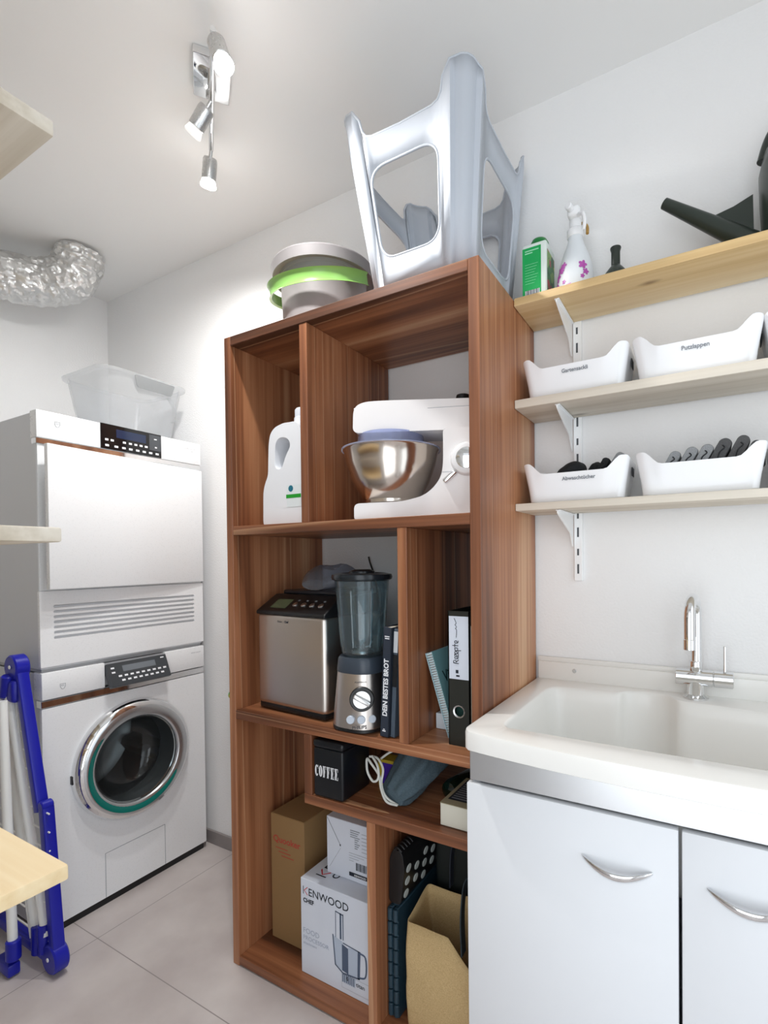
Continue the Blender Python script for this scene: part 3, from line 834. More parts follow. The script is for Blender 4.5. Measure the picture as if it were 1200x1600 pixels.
b = new(); lathe(b, [(0, 0), (.018, 0), (.0185, .02), (.017, .026), (0, .027)], (.195, 0, .302), seg=28); mk('top_knob', b, 'black', hd_o, smooth=40)
b = new()
lathe(b, [(0, .044), (.066, .044), (.071, .048), (.072, .056), (.077, .060), (.103, .105), (.119, .150), (.1265, .186), (.130, .189), (.1295, .191), (.125, .1905), (.117, .150), (.100, .107), (.070, .062), (0, .056)], (0, 0, 0), seg=64)
mk('mixing_bowl', b, 'steel_bowl', smooth=40)
M['guard'] = clear_mat('blue_clear_plastic', '#dde4fb', 0.34, 0.05, fres=1.5)
b = new(); lathe(b, [(.134, .1892), (.134, .1922), (.092, .195), (.088, .229), (.084, .229), (.087, .193)], (0, 0, 0), seg=56)
mk('splash_guard', b, 'guard', smooth=40)
b = new(); cyl(b, (0, 0, .10), .012, .138, seg=16); lathe(b, [(.05, .10), (.03, .20), (.012, .21)], (0, 0, 0), seg=12); mk('beater', b, 'satin', smooth=40)
b = new(); lathe(b, [(.040, 0), (.041, .004), (.037, .016), (.030, .020), (0, .0205)], (.212, -.097, .142), (0, -1, 0), 40); dial = mk('speed_dial', b, 'white_plastic', smooth=40)
b = new(); lathe(b, [(.026, .0202), (.024, .0215), (0, .022)], (.212, -.097, .142), (0, -1, 0), 32); mk('dial_face', b, 'chrome', dial, smooth=40)
b = new(); lv_ = Matrix.Translation((.170, -.104, .100)) @ Matrix.Rotation(math.radians(-40), 4, 'Y'); box(b, -.020, .020, -.006, .006, -.006, .006, .004, 3, lv_); mk('head_lever', b, 'chrome', body)
b = new(); box(b, .15, .255, -.0986, -.0975, .112, .1130); mk('body_seam', b, 'mach_gap', body, smooth=0)

# ------------------------------------------------------------------ middle row
bm_t = thing('bread_maker', (.21, -.23, S2), 'brushed steel bread maker with sloping black control panel beside the blender', 'bread maker')
BM = Matrix.Translation((.065, -.355, S2)) @ Matrix.Rotation(math.radians(-4.0), 4, 'Z')
def bk(name, bm, m, parent=bm_t, **k): return obj(name, bm, m, parent, M4=BM, **k)
W_, D_ = .278, .24
b = new(); box(b, 0, W_, .0, D_, .016, .288, .016, 5); bb_ = bk('housing', b, 'steel_z', smooth=40)
b = new(); box(b, .004, W_ - .004, .004, D_ - .004, .003, .024, .006, 2); bk('base', b, 'black')
b = new()
loft(b, [[V(-.002, -.002, .282), V(W_ + .002, -.002, .282), V(W_ + .002, D_ + .002, .282), V(-.002, D_ + .002, .282)],
         [V(-.002, -.002, .292), V(W_ + .002, -.002, .292), V(W_ + .002, D_ + .002, .292), V(-.002, D_ + .002, .292)],
         [V(.004, .070, .338), V(W_ - .004, .070, .338), V(W_ - .004, D_, .338), V(.004, D_, .338)]])
lid = bk('control_top', b, 'black', smooth=0, bevel=.006, segs=3)
sl = V(0, .072, .046).normalized(); so = V(0, -.002, .292)
b = new(); box(b, .02, W_ - .02, .085, D_ - .015, .336, .350, .006, 3); bk('lid', b, mat('dark_lid', '#23252a', 0.3), bm_t)
b = new(); flat(b, so, (1, 0, 0), sl, .045, .110, .018, .060, .0008); bk('screen', b, mat('green_lcd', '#5b6a50', 0.25), lid, smooth=0)
for i in range(4):
    b = new(); o_ = so + sl * .038 + V(.135 + i * .034, 0, 0); nn = V(1, 0, 0).cross(sl)
    lathe(b, [(.009, .0), (.009, .002), (.007, .0032), (0, .0034)], o_, nn, 20); bk('push_button', b, 'satin', lid, smooth=40)
b = new()
for i in range(4): flat(b, so, (1, 0, 0), sl, .131 + i * .034, .139 + i * .034, .054, .060, .0009)
bk('button_marks', b, 'print_grey', lid, smooth=0)
b = new(); text(b, 'Baker', .0085, (.092, -.0002, .262), (1, 0, 0), (0, 0, 1)); text(b, 'Chef', .0085, (.121, -.0002, .262), (1, 0, 0), (0, 0, 1), .0003)
bk('lettering', b, 'print_dark', bb_, smooth=0)
# crumpled clear bag lying on the bread maker
b = new()
rings = []
for i in range(11):
    t = i / 10; y = -.28 + t * .19; w = .075 * math.sin(PI * (.12 + .8 * t)) + .02; h = .030 * math.sin(PI * (.1 + .85 * t)) + .008
    ring = []
    for k in range(24):
        a = 2 * PI * k / 24; q = V(.225 + w * math.cos(a), y, S2 + .3515 + h * (1 + math.sin(a)))
        q += V(0, 0, max(0, math.sin(a)) * .016 * noise.noise(q * 45)); ring.append(q)
    rings.append(ring)
loft(b, rings)
tag(obj('plastic_bag', b, clear_mat('clear_bag', '#d6deea', 0.22, 0.1, fres=1.5), smooth=20), 'crumpled clear plastic bag lying on top of the bread maker', 'plastic bag')
b = new(); tube(b, spline([(.30, -.05, S2 + .002), (.29, -.025, S2 + .2), (.262, -.012, S2 + .36), (.238, -.012, S2 + .43), (.233, -.012, S2 + .45)], 8), .003, 8)
tag(obj('power_cord', b, 'black', smooth=60), 'thin black cord rising behind the bread maker', 'cord')

# blender
bl = V(.440, -.335, S2 + .001)
blender = thing('blender', tuple(bl), 'steel blender with glass jar and black lid beside the bread maker', 'blender')
fdir = (CAM - bl); fdir.z = 0; fdir.normalize(); fang = math.atan2(fdir.y, fdir.x)
bsec = .96
def sq_ring(r, z, k=2.6, n=48):
    o_ = []
    for i in range(n):
        a = 2 * PI * i / n; c, s = math.cos(a), math.sin(a)
        q = (abs(c) ** k + abs(s) ** k) ** (-1 / k)
        o_.append(bl + V(c * q * r, s * q * r, z))
    return o_
b = new(); loft(b, [sq_ring(.066, .004), sq_ring(.073, .008), sq_ring(.0735, .016), sq_ring(.064, .125), sq_ring(.062, .150)], True, True); base = obj('motor_base', b, 'steel_z', blender, smooth=40)
b = new(); loft(b, [sq_ring(.064, .0), sq_ring(.0745, .003), sq_ring(.0745, .010), sq_ring(.070, .012)]); obj('foot_ring', b, 'black', blender, smooth=40)
b = new(); loft(b, [sq_ring(.0625, .148), sq_ring(.0635, .150), sq_ring(.060, .182), sq_ring(.056, .188)]); obj('collar', b, mat('dark_blue_grey', '#3b444f', 0.3), blender, smooth=40)
M['glass'] = clear_mat('clear_glass', '#e0ecf0', 0.06, 0.03, fres=1.6)
b = new(); lathe(b, [(.050, .188), (.056, .196), (.062, .25), (.072, .385), (.074, .388), (.070, .388), (.068, .38), (.058, .25), (.052, .200), (0, .196)], bl, seg=8 * 6)
jar = obj('glass_jar', b, 'glass', blender, smooth=40)
b = new()
for k in range(8):
    a = 2 * PI * k / 8 + .2; c, s = math.cos(a), math.sin(a)
    tube(b, [bl + V(c * .0575, s * .0575, .215), bl + V(c * .068, s * .068, .36)], .0035, 6)
obj('jar_rib', b, 'glass', jar, smooth=60)
side = (V(-fdir.y, fdir.x, 0) * .55 - fdir * .83).normalized()
b = new(); tube(b, spline([bl + side * .066 + V(0, 0, .375), bl + side * .105 + V(0, 0, .36), bl + side * .108 + V(0, 0, .29), bl + side * .060 + V(0, 0, .235)], 8), .009, 10); obj('jar_handle', b, 'glass', jar, smooth=60)
b = new(); lathe(b, [(0, .384), (.070, .384), (.079, .388), (.081, .394), (.079, .401), (.060, .405), (.050, .400), (.036, .400), (.034, .409), (.022, .414), (0, .414)], bl, seg=56); obj('jar_lid', b, mat('dark_lid_plastic', '#1c2228', 0.22), blender, smooth=40)
b = new(); cyl(b, bl + V(0, 0, .19), .03, .012, seg=24, ch=.003)
for k in range(4):
    a = PI / 4 + k * PI / 2; tube(b, [bl + V(0, 0, .205), bl + V(math.cos(a) * .018, math.sin(a) * .018, .208), bl + V(math.cos(a) * .026, math.sin(a) * .026, .222)], .003, 6)
obj('blade_unit', b, 'satin', blender, smooth=40)
def bface(z):      # a point of the base's front and the frame of its face
    r = .0735 + (.064 - .0735) * (z - .016) / .109
    pts = sq_ring(1, z); k = min(range(48), key=lambda i: abs(((2 * PI * i / 48 - fang + PI) % (2 * PI)) - PI))
    q = (abs(fdir.x) ** 2.6 + abs(fdir.y) ** 2.6) ** (-1 / 2.6) * r
    return bl + fdir * q + V(0, 0, z)
up = V(-fdir.x * .09, -fdir.y * .09, 1).normalized(); rt = V(-fdir.y, fdir.x, 0); nn = rt.cross(up) * -1
if nn.dot(fdir) < 0: nn = -nn
rt = up.cross(nn)
p = bface(.088)
ko = p + rt * -.004
b = new(); lathe(b, [(.031, -.004), (.031, .004), (.029, .006), (0, .006)], ko, nn, 40); kr = obj('knob_ring', b, 'black', blender, smooth=40)
b = new(); lathe(b, [(.0225, .005), (.0215, .013), (0, .014)], ko, nn, 32)
a = rt * .86 - up * .5
km = Matrix((a.normalized(), nn.cross(a).normalized(), nn)).transposed().to_4x4(); km.translation = ko
box(b, -.023, .023, -.006, .006, .012, .026, .003, 2, km); obj('speed_knob', b, 'satin', kr, smooth=40)
for i in (-1, 0, 1):
    q = bface(.037) + rt * (i * .027 - .006) - nn * (.006 if i else .001)
    n2 = (nn + rt * .2 * i).normalized()
    b = new(); lathe(b, [(.0105, -.004), (.0105, .0025), (.009, .004), (0, .0042)], q, n2, 24); obj('push_button', b, mat('pale_button', '#bfc8d4', 0.3), blender, smooth=40)
b = new(); text(b, 'PHILIPS', .0115, bface(.015) - rt * .029, rt, up, .0001, lift=.0025); text(b, 'Aluminium', .007, bface(.128) - rt * .022, rt, up, lift=.0015)
obj('lettering', b, 'print_dark', base, smooth=0)

# books beside the divider
def upright_book(name, x0, x1, xt, y0, y1, z0, h, cover, label, group=None, spine_text=None, pages='#e9e2d2'):
    t = thing(name, ((x0 + x1) / 2, (y0 + y1) / 2, z0), label, 'book', group)
    w = x1 - x0; dxx = xt - x0; L_ = math.hypot(dxx, h); X = V(h, 0, -dxx).normalized(); Z = V(dxx, 0, h).normalized()
    mt = Matrix((X, (0, 1, 0), Z)).transposed().to_4x4(); mt.translation = V(x0, y0, z0 + .0005)
    b = new(); box(b, 0, .002, 0, y1 - y0, 0, h, .0006, 1); box(b, w - .002, w, 0, y1 - y0, 0, h, .0006, 1); box(b, 0, w, 0, .002, 0, h, .0006, 1)
    cv = obj('cover', b, mat('book_cover', cover, 0.45), t, M4=mt, smooth=0)
    b = new(); box(b, .0018, w - .0018, .0018, y1 - y0 - .004, .003, h - .003); obj('page_block', b, mat('book_pages', pages, 0.8), t, M4=mt, smooth=0)
    return t, cv, mt
t, cv, mt = upright_book('hardcover_book', .531, .556, .545, -.392, -.20, S2 + .003, .272, '#2b3340', 'dark blue bread book with white spine title, leaning beside the blender')
b = new(); text(b, 'DEIN BESTES BROT', .0185, mt @ V(.0185, -.0003, .052), mt.to_3x3() @ V(0, 0, 1), mt.to_3x3() @ V(-1, 0, 0), .0007, sx=.9)
obj('spine_title', b, 'print_white', cv, smooth=0)
b = new()
flat(b, mt @ V(0, -.0003, 0), mt.to_3x3() @ V(1, 0, 0), mt.to_3x3() @ V(0, 0, 1), .005, .019, .248, .2505); flat(b, mt @ V(0, -.0003, 0), mt.to_3x3() @ V(1, 0, 0), mt.to_3x3() @ V(0, 0, 1), .006, .019, .243, .2455)
obj('author_line', b, 'print_white', cv, smooth=0)
b = new(); flat(b, mt @ V(0, -.0003, 0), mt.to_3x3() @ V(1, 0, 0), mt.to_3x3() @ V(0, 0, 1), .009, .0145, .018, .020); flat(b, mt @ V(0, -.0003, 0), mt.to_3x3() @ V(1, 0, 0), mt.to_3x3() @ V(0, 0, 1), .007, .0165, .0135, .0165)
obj('publisher_mark', b, 'print_white', cv, smooth=0)
t, cv, mt = upright_book('paperback_book', .5575, .5715, .572, -.386, -.21, S2 + .003, .268, '#4d5a68', 'slim book with grey-blue photo spine between the bread book and the black booklet')
R3 = mt.to_3x3()
b = new(); flat(b, mt @ V(0, -.0003, 0), R3 @ V(1, 0, 0), R3 @ V(0, 0, 1), .001, .013, .125, .205); obj('dark_band', b, mat('spine_dark', '#14171c', 0.5), cv, smooth=0)
b = new(); flat(b, mt @ V(0, -.0003, 0), R3 @ V(1, 0, 0), R3 @ V(0, 0, 1), .001, .013, .21, .262); obj('pale_band', b, mat('spine_pale', '#c9cfd6', 0.5), cv, smooth=0)
upright_book('thin_booklet', .5868, .5925, .5868, -.382, -.22, S2 + .001, .258, '#1b1c20', 'thin black booklet pressed against the divider')

# spiral notebook, white pack, binder, paper sleeve
nb = thing('spiral_notebook', (.66, -.25, S2), 'turquoise spiral-bound cookbook leaning against the black binder', 'notebook')
lean = math.asin(.295)
nm = Matrix.Translation((.7022, -.318, S2 + .0075)) @ Matrix.Rotation(-lean, 4, 'Y') @ Matrix.Rotation(math.radians(0), 4, 'Z')
Hn, Dn, Wn = .210, .150, .017
b = new(); box(b, -Wn, 0, 0, Dn, 0, Hn, .001, 1); obj('pages', b, mat('notebook_pages', '#cfe3e8', 0.7), nb, M4=nm, smooth=0)
b = new(); box(b, 0.0002, .0014, -.003, Dn + .002, -.001, Hn + .001); ncv = obj('cover', b, mat('turquoise_cover', '#7fb0b6', 0.4), nb, M4=nm, smooth=0)
b = new(); box(b, -Wn - .0016, -Wn - .0002, -.003, Dn + .002, -.001, Hn + .001); obj('cover', b, mat('pale_back_cover', '#b9d3da', 0.4), nb, M4=nm, smooth=0)
b = new()
for i in range(33):
    z = .012 + i * .006
    pts = [(-Wn / 2 + .0095 * math.cos(a), .001 + .006 * math.sin(a), z) for a in [2 * PI * k / 10 for k in range(10)]]
    tube(b, pts, .0008, 5, closed=True)
sp = obj('wire_spiral', b, 'satin', nb, M4=nm, smooth=60)
b = new(); text(b, 'Vita', .040, (.0016, .020, .130), (0, 1, 0), (0, 0, 1), .0008); obj('cover_title', b, mat('dark_teal_print', '#163a3c', 0.5), ncv, M4=nm, smooth=0)
b = new(); box(b, .624, .664, -.27, -.17, S2 + .001, S2 + .041, .001, 1)
wp = tag(obj('small_carton', b, mat('pale_blue_card', '#dbe6ee', 0.6), smooth=0), 'small white carton lying behind the spiral cookbook', 'carton')

bd = thing('ring_binder', (.735, -.20, S2), 'black lever-arch binder with handwritten Rezepte label', 'binder')
X0, X1, YB = .704, .759, -.356
b = new(); box(b, X0, X0 + .002, YB, YB + .285, S2 + .001, S2 + .318); box(b, X1 - .002, X1, YB, YB + .285, S2 + .001, S2 + .318)
hole = [((X0 + X1) / 2 + .013 * math.cos(2 * PI * i / 32), S2 + .082 + .013 * math.sin(2 * PI * i / 32)) for i in range(32)]
plate(b, [(X0, S2 + .001), (X1, S2 + .001), (X1, S2 + .318), (X0, S2 + .318)], [hole], lambda u, v, w: V(u, YB + w, v), .002)
bcv = obj('binder_cover', b, mat('black_binder_board', '#22241f', 0.5), bd, smooth=0)
b = new(); lathe(b, [(.0125, -.002), (.0155, -.0005), (.0150, .0015), (.0120, .0005)], ((X0 + X1) / 2, YB, S2 + .082), (0, -1, 0), 32); obj('finger_ring', b, 'satin', bd, smooth=60)
b = new(); box(b, X0 + .005, X1 - .005, YB + .03, YB + .275, S2 + .006, S2 + .300); obj('paper_stack', b, mat('binder_pages', '#31564f', 0.8), bd, smooth=0)
b = new(); flat(b, (0, YB, 0), (1, 0, 0), (0, 0, 1), X0 + .003, X1 - .002, S2 + .158, S2 + .306, .0005); lb = obj('spine_label', b, mat('label_paper', '#d7deea', 0.6), bd, smooth=0)
b = new()
# handwriting: strokes written upwards
def stroke(pts, r=.0009): tube(b, [V(X0 + .004 + u, YB - .0009, S2 + .158 + v) for u, v in spline([(p_[0], p_[1], 0) for p_ in pts], 5) for u, v in [(u, v)]] if False else [V(X0 + .004 + q.x, YB - .0009, S2 + .158 + q.y) for q in spline([(p_[0], p_[1], 0) for p_ in pts], 5)], r, 5)
stroke([(.024, .037), (.010, .038)]); stroke([(.024, .037), (.012, .038), (.011, .043), (.016, .044), (.017, .040)]); stroke([(.017, .040), (.024, .046)])          # R
for k in (.048, .060, .085): stroke([(.020, k), (.019, k + .005), (.014, k + .004), (.015, k), (.022, k + .001), (.023, k + .006)])                             # e
stroke([(.014, .054), (.014, .059), (.022, .054), (.023, .060)])                                                                                            # z
stroke([(.014, .067), (.030, .068)]); stroke([(.015, .068), (.014, .073), (.021, .073), (.021, .068)])                                                         # p
stroke([(.008, .079), (.023, .079)]); stroke([(.014, .075), (.014, .083)])                                                                                   # t
stroke([(.018, .098), (.019, .115), (.016, .119), (.019, .123), (.015, .128), (.018, .132), (.013, .143)], .0007)
text(b, 'L', .018, (X0 + .014, YB, S2 + .161), (1, 0, 0), (0, 0, 1), .001); flat(b, (0, YB, 0), (1, 0, 0), (0, 0, 1), X0 + .021, X0 + .030, S2 + .164, S2 + .168, .001); flat(b, (0, YB, 0), (1, 0, 0), (0, 0, 1), X0 + .020, X0 + .027, S2 + .172, S2 + .180, .001)
obj('handwriting', b, 'print_dark', lb, smooth=0)
b = new(); box(b, .7605, .783, -.352, -.12, S2 + .001, S2 + .285, .001, 1)
tag(obj('file_sleeve', b, mat('cream_card', '#e6dcca', 0.6), smooth=0), 'cream card file squeezed between the binder and the bookshelf side', 'file')

# ------------------------------------------------------------------ short shelf: tin, pouch, bottle, book
tin = thing('coffee_tin', (.372, -.31, S3), 'tall black square coffee tin with lid on the short lower shelf', 'tin')
TM = Matrix.Translation((.3215, -.402, S3)) @ Matrix.Rotation(math.radians(1), 4, 'Z')
b = new(); box(b, 0, .098, 0, .125, .001, .132, .007, 4); can = obj('canister', b, mat('matt_black_tin', '#101419', 0.35), tin, M4=TM, smooth=40)
b = new(); box(b, -.001, .099, -.001, .126, .131, .153, .008, 4); obj('tin_lid', b, mat('matt_black_lid', '#0f1318', 0.3), tin, M4=TM, smooth=40)
b = new()
def serif(bm, ch, x, z, h, w, put):
    s = h * .16; f = h * .07
    def r(x0, x1, z0, z1): quad(bm, [put(x + x0, z + z0), put(x + x1, z + z0), put(x + x1, z + z1), put(x + x0, z + z1)])
    def arcs(a0, a1, n=26):
        o1 = [(w / 2 + (w / 2) * math.cos(a), h / 2 + h / 2 * math.sin(a)) for a in [a0 + (a1 - a0) * i / n for i in range(n + 1)]]
        i1 = [(w / 2 + (w / 2 - s) * math.cos(a), h / 2 + (h / 2 - f) * math.sin(a)) for a in [a0 + (a1 - a0) * i / n for i in range(n + 1)]]
        for k in range(n): quad(bm, [put(x + o1[k][0], z + o1[k][1]), put(x + o1[k + 1][0], z + o1[k + 1][1]), put(x + i1[k + 1][0], z + i1[k + 1][1]), put(x + i1[k][0], z + i1[k][1])])
    if ch == 'O': arcs(0, 2 * PI)
    if ch == 'C': arcs(math.radians(42), math.radians(322)); r(w * .86, w * .94, h * .66, h)
    if ch in 'FE':
        r(w * .12, w * .12 + s, 0, h); r(0, w * .9, h - f, h); r(w * .12, w * .62, h * .48, h * .48 + f); r(w * .82, w * .92, h * .72, h); r(w * .58, w * .66, h * .36, h * .66)
        r(0, w * (.9 if ch == 'E' else .48), 0, f)
        if ch == 'E': r(w * .84, w * .94, 0, h * .28)
put = lambda x, z: TM @ V(x, -.0006, z)
for i, ch in enumerate('COFFEE'): serif(b, ch, .0065 + i * .0131, .056, .030, .0118, put)
obj('lettering', b, 'print_white', can, smooth=0, recalc=False)

M['pouch'] = weave('grey_teal_cotton', '#566872', '#485a64', 300)
pouch = thing('drawstring_pouch', (.55, -.24, S3), 'grey-teal cotton drawstring pouch with white cord lying on the short lower shelf', 'pouch')
b = new(); rings = []
pp = spline([(.540, -.352, .022), (.549, -.330, .040), (.558, -.29, .066), (.566, -.245, .086), (.574, -.20, .098), (.582, -.16, .098), (.588, -.13, .09)], 5)
ww = [.034, .048, .058, .062, .060, .052, .026]; hh_ = [.018, .034, .050, .056, .052, .042, .02]
for i, q in enumerate(pp):
    t = i / (len(pp) - 1) * 6; k = min(int(t), 5); f = t - k
    w = ww[k] * (1 - f) + ww[k + 1] * f; h = hh_[k] * (1 - f) + hh_[k + 1] * f
    d = V(.2, .98, 0); s_ = V(.98, -.2, 0)
    ring = []
    for a_ in range(40):
        a = 2 * PI * a_ / 40
        c = V(q.x, q.y, S3 + .002 + q.z) + s_ * (w * math.cos(a)) + V(0, 0, h * math.sin(a))
        wr = .009 * noise.noise(V(math.cos(a) * 2.5, math.sin(a) * 2.5, i * .10)) + .006 * math.sin(7 * a + i * .25) * (1 - i / len(pp)) + .003 * noise.noise(c * 55)
        c += (s_ * math.cos(a) + V(0, 0, math.sin(a))) * wr
        c.z = max(c.z, S3 + .0015)
        ring.append(c)
    rings.append(ring)
loft(b, rings); obj('cloth_bag', b, 'pouch', pouch, smooth=60)
b = new()
tube(b, spline([(.560, -.362, S3 + .012), (.535, -.372, S3 + .020), (.515, -.366, S3 + .045), (.505, -.360, S3 + .075), (.480, -.358, S3 + .100), (.462, -.352, S3 + .108), (.470, -.362, S3 + .080), (.490, -.366, S3 + .060), (.508, -.368, S3 + .072), (.502, -.362, S3 + .100), (.478, -.352, S3 + .118)], 6), .0032, 8)
tube(b, spline([(.560, -.358, S3 + .010), (.530, -.366, S3 + .028), (.512, -.360, S3 + .055), (.512, -.352, S3 + .09), (.490, -.345, S3 + .112), (.465, -.345, S3 + .112)], 6), .0032, 8)
tube(b, spline([(.490, -.330, S3 + .105), (.505, -.315, S3 + .118), (.52, -.30, S3 + .125)], 6), .0032, 8)
obj('cord', b, mat('white_cotton_cord', '#d6d9d4', 0.8), pouch, smooth=60)
b = new(); box(b, .440, .492, -.270, -.225, S3 + .001, S3 + .076, .002, 2)
yb = tag(obj('yellow_purple_pack', b, mat('yellow_card', '#c6ad33', 0.5), smooth=0), 'small yellow and purple pack behind the white cord of the pouch', 'pack')
BASE[yb.name] = Vector(yb.location)
b = new(); box(b, .455, .490, -.2712, -.2702, S3 + .010, S3 + .068); obj('purple_panel', b, mat('purple_print', '#4a2aa8', 0.4), yb, smooth=0)
M['bottle'] = mat('dark_green_glass', '#0b1f18', 0.06, coat=0.5)
b = new(); lathe(b, [(0, 0), (.010, .0), (.022, .006), (.026, .016), (.026, .11), (.018, .135), (.012, .15), (.012, .185), (0, .186)], (.652, -.265, S3 + .0275), (.22, 1, 0), 32)
tag(obj('glass_bottle', b, 'bottle', smooth=40), 'dark green glass bottle lying with its base towards the room', 'bottle')
pbk = thing('lying_book', (.735, -.28, S3), 'thick cream paperback with dark text on top, lying flat on the short lower shelf', 'book')
b = new(); box(b, .688, .783, -.373, -.225, S3 + .001, S3 + .053, .001, 1); obj('page_block', b, mat('cream_pages', '#d8d6c8', 0.8), pbk, smooth=0)
b = new(); box(b, .687, .784, -.374, -.223, S3 + .0532, S3 + .0546, .0005, 1); cv = obj('cover', b, mat('olive_cover', '#a9a083', 0.5), pbk, smooth=0)
b = new(); flat(b, (0, 0, S3 + .0547), (1, 0, 0), (0, 1, 0), .697, .783, -.350, -.235); blk = obj('cover_block', b, 'print_dark', cv, smooth=0)
b = new()
for i in range(9): flat(b, (0, 0, S3 + .0549), (1, 0, 0), (0, 1, 0), .702, .780 - (i * 37 % 5) * .004, -.342 + i * .011, -.337 + i * .011)
obj('text_lines', b, 'print_grey', cv, smooth=0)

# ------------------------------------------------------------------ bottom compartments
M['kraft'] = mat('brown_cardboard', '#96774f', 0.75, bump=.1, bump_scale=60)
kb = thing('cardboard_box', (.12, -.2, S0), 'tall narrow brown cardboard box with faint red lettering in the bottom compartment', 'box')
KM = Matrix.Translation((.052, -.298, S0)) @ Matrix.Rotation(math.radians(0), 4, 'Z')
b = new(); box(b, 0, .137, 0, .225, .001, .388, .001, 1); kbody = obj('carton', b, 'kraft', kb, M4=KM, smooth=0)
b = new(); box(b, .001, .136, .001, .118, .3882, .3898); box(b, .001, .136, .12, .224, .3882, .3894); fl = obj('top_flap', b, 'kraft', kb, M4=KM, smooth=0)
b = new(); box(b, .070, .100, .100, .125, .3899, .3903); obj('grip_hole', b, 'dark', kb, M4=KM, smooth=0)
b = new(); flat(b, KM @ V(0, 0, .3903), (1, 0, 0), (0, 1, 0), .045, .085, .135, .185); obj('blue_label', b, mat('pale_label_blue', '#9fb0d0', 0.5), kb, smooth=0)
b = new(); text(b, 'Quooker', .028, KM @ V(.010, -.0002, .305), (1, 0, 0), (0, 0, 1), .0006, sx=1.05)
for i in range(3): flat(b, KM @ V(0, -.0002, 0), (1, 0, 0), (0, 0, 1), .02 + i * .012, .07 + i * .012, .286 - i * .011, .2885 - i * .011)
obj('lettering', b, mat('faded_red_print', '#b4473a', 0.7), kbody, smooth=0)

kc = thing('kenwood_carton'.replace('kenwood', 'appliance'), (.34, -.22, S0), 'white printed food processor carton standing in the bottom compartment', 'box')
KX, KY, KW, KH, KDp = .228, -.357, .262, .272, .27
b = new(); box(b, KX, KX + KW, KY, KY + KDp, S0 + .001, S0 + KH, .0012, 1); kbody = obj('carton', b, 'paper_white', kc, smooth=0)
xa, za_, o_ = (1, 0, 0), (0, 0, 1), V(KX, KY - .0002, S0)
b = new(); text(b, 'ENWOOD', .031, o_ + V(.0285, 0, .228), xa, za_, .0002, sx=.98); text(b, 'CHEF', .0165, o_ + V(.0095, 0, .206), xa, za_, .0006)
flat(b, o_, xa, za_, .0095, .0118, .228, .2505)
text(b, 'titan', .016, o_ + V(.193, 0, .036), xa, za_, .0002); text(b, '6', .016, o_ + V(.160, 0, .040), xa, za_, .0003)
tp = V(KX, KY, S0 + KH + .0002); xt, yt = (0, 1, 0), (-1, 0, 0)
text(b, 'ENWOOD', .050, tp + V(.066, .062, 0), xt, yt, .0004); text(b, 'CHEF', .030, tp + V(.098, .040, 0), xt, yt, .0008)
flat(b, tp, xt, yt, .030, .034, -.066, -.030)
obj('lettering', b, 'print_dark', kbody, smooth=0)
b = new()
quad(b, [o_ + V(x, -.0004, z) for x, z in ((.0128, .239), (.0248, .2505), (.0278, .2505), (.0152, .239))]); quad(b, [o_ + V(x, -.0004, z) for x, z in ((.0128, .239), (.0152, .239), (.0278, .228), (.0248, .228))])
quad(b, [tp + V(x, y, .0004) for x, y in ((.048, .036), (.030, .054), (.030, .060), (.048, .040))]); quad(b, [tp + V(x, y, .0004) for x, y in ((.048, .036), (.048, .040), (.066, .060), (.066, .054))])
obj('red_initial', b, 'print_red', kbody, smooth=0)
b = new(); text(b, 'FOOD', .021, o_ + V(.008, 0, .118), xa, za_); text(b, 'PROCESSOR', .017, o_ + V(.008, 0, .099), xa, za_); text(b, 'attachment', .011, o_ + V(.008, 0, .086), xa, za_)
obj('pale_lettering', b, mat('pale_grey_print', '#a9b3c4', 0.6), kbody, smooth=0)
# printed picture of the attachment
px, pz = .112, .0
def pq(bm, pts, k=.0003): quad(bm, [o_ + V(x, -k, z) for x, z in pts])
b = new()
for x0, x1 in ((.125, .127), (.140, .146), (.150, .153)): pq(b, [(x0, .145), (x1, .145), (x1, .216), (x0, .216)])
pq(b, [(.125, .215), (.153, .211), (.153, .214), (.125, .218)])
pq(b, [(.147, .062), (.168, .058), (.168, .128), (.147, .134)])
pq(b, [(.198, .058), (.206, .058), (.209, .134), (.200, .134)])
pq(b, [(.114, .150), (.118, .150), (.126, .066), (.122, .068)])
pq(b, [(.122, .068), (.150, .052), (.206, .058), (.206, .062), (.150, .057), (.124, .071)])
pq(b, [(.150, .136), (.205, .131), (.205, .134), (.150, .139)])
tube(b, spline([o_ + V(.207, -.0002, .130), o_ + V(.224, -.0002, .126), o_ + V(.228, -.0002, .10), o_ + V(.224, -.0002, .072), o_ + V(.207, -.0002, .064)], 6), .0022, 6)
for k in range(7): pq(b, [(.148 + k * .006, .032), (.151 + k * .006, .032), (.151 + k * .006, .054), (.148 + k * .006, .054)])
obj('printed_picture', b, mat('picture_grey', '#4e5d75', 0.5), kbody, smooth=0)
b = new(); pq(b, [(.116, .148), (.148, .140), (.148, .060), (.126, .070)], .0001); pq(b, [(.168, .058), (.199, .058), (.200, .132), (.168, .132)], .0001); pq(b, [(.145, .030), (.190, .030), (.192, .054), (.145, .054)], .0001)
obj('printed_shade', b, mat('picture_pale', '#b7c4d6', 0.5), kbody, smooth=0)
b = new()
for z0 in (.022, .060): flat(b, o_, xa, za_, .145, .255, z0 - .006, z0 - .0054)
flat(b, o_, xa, za_, .145, .1456, .016, .054)
obj('printed_frame', b, 'print_grey', kbody, smooth=0)

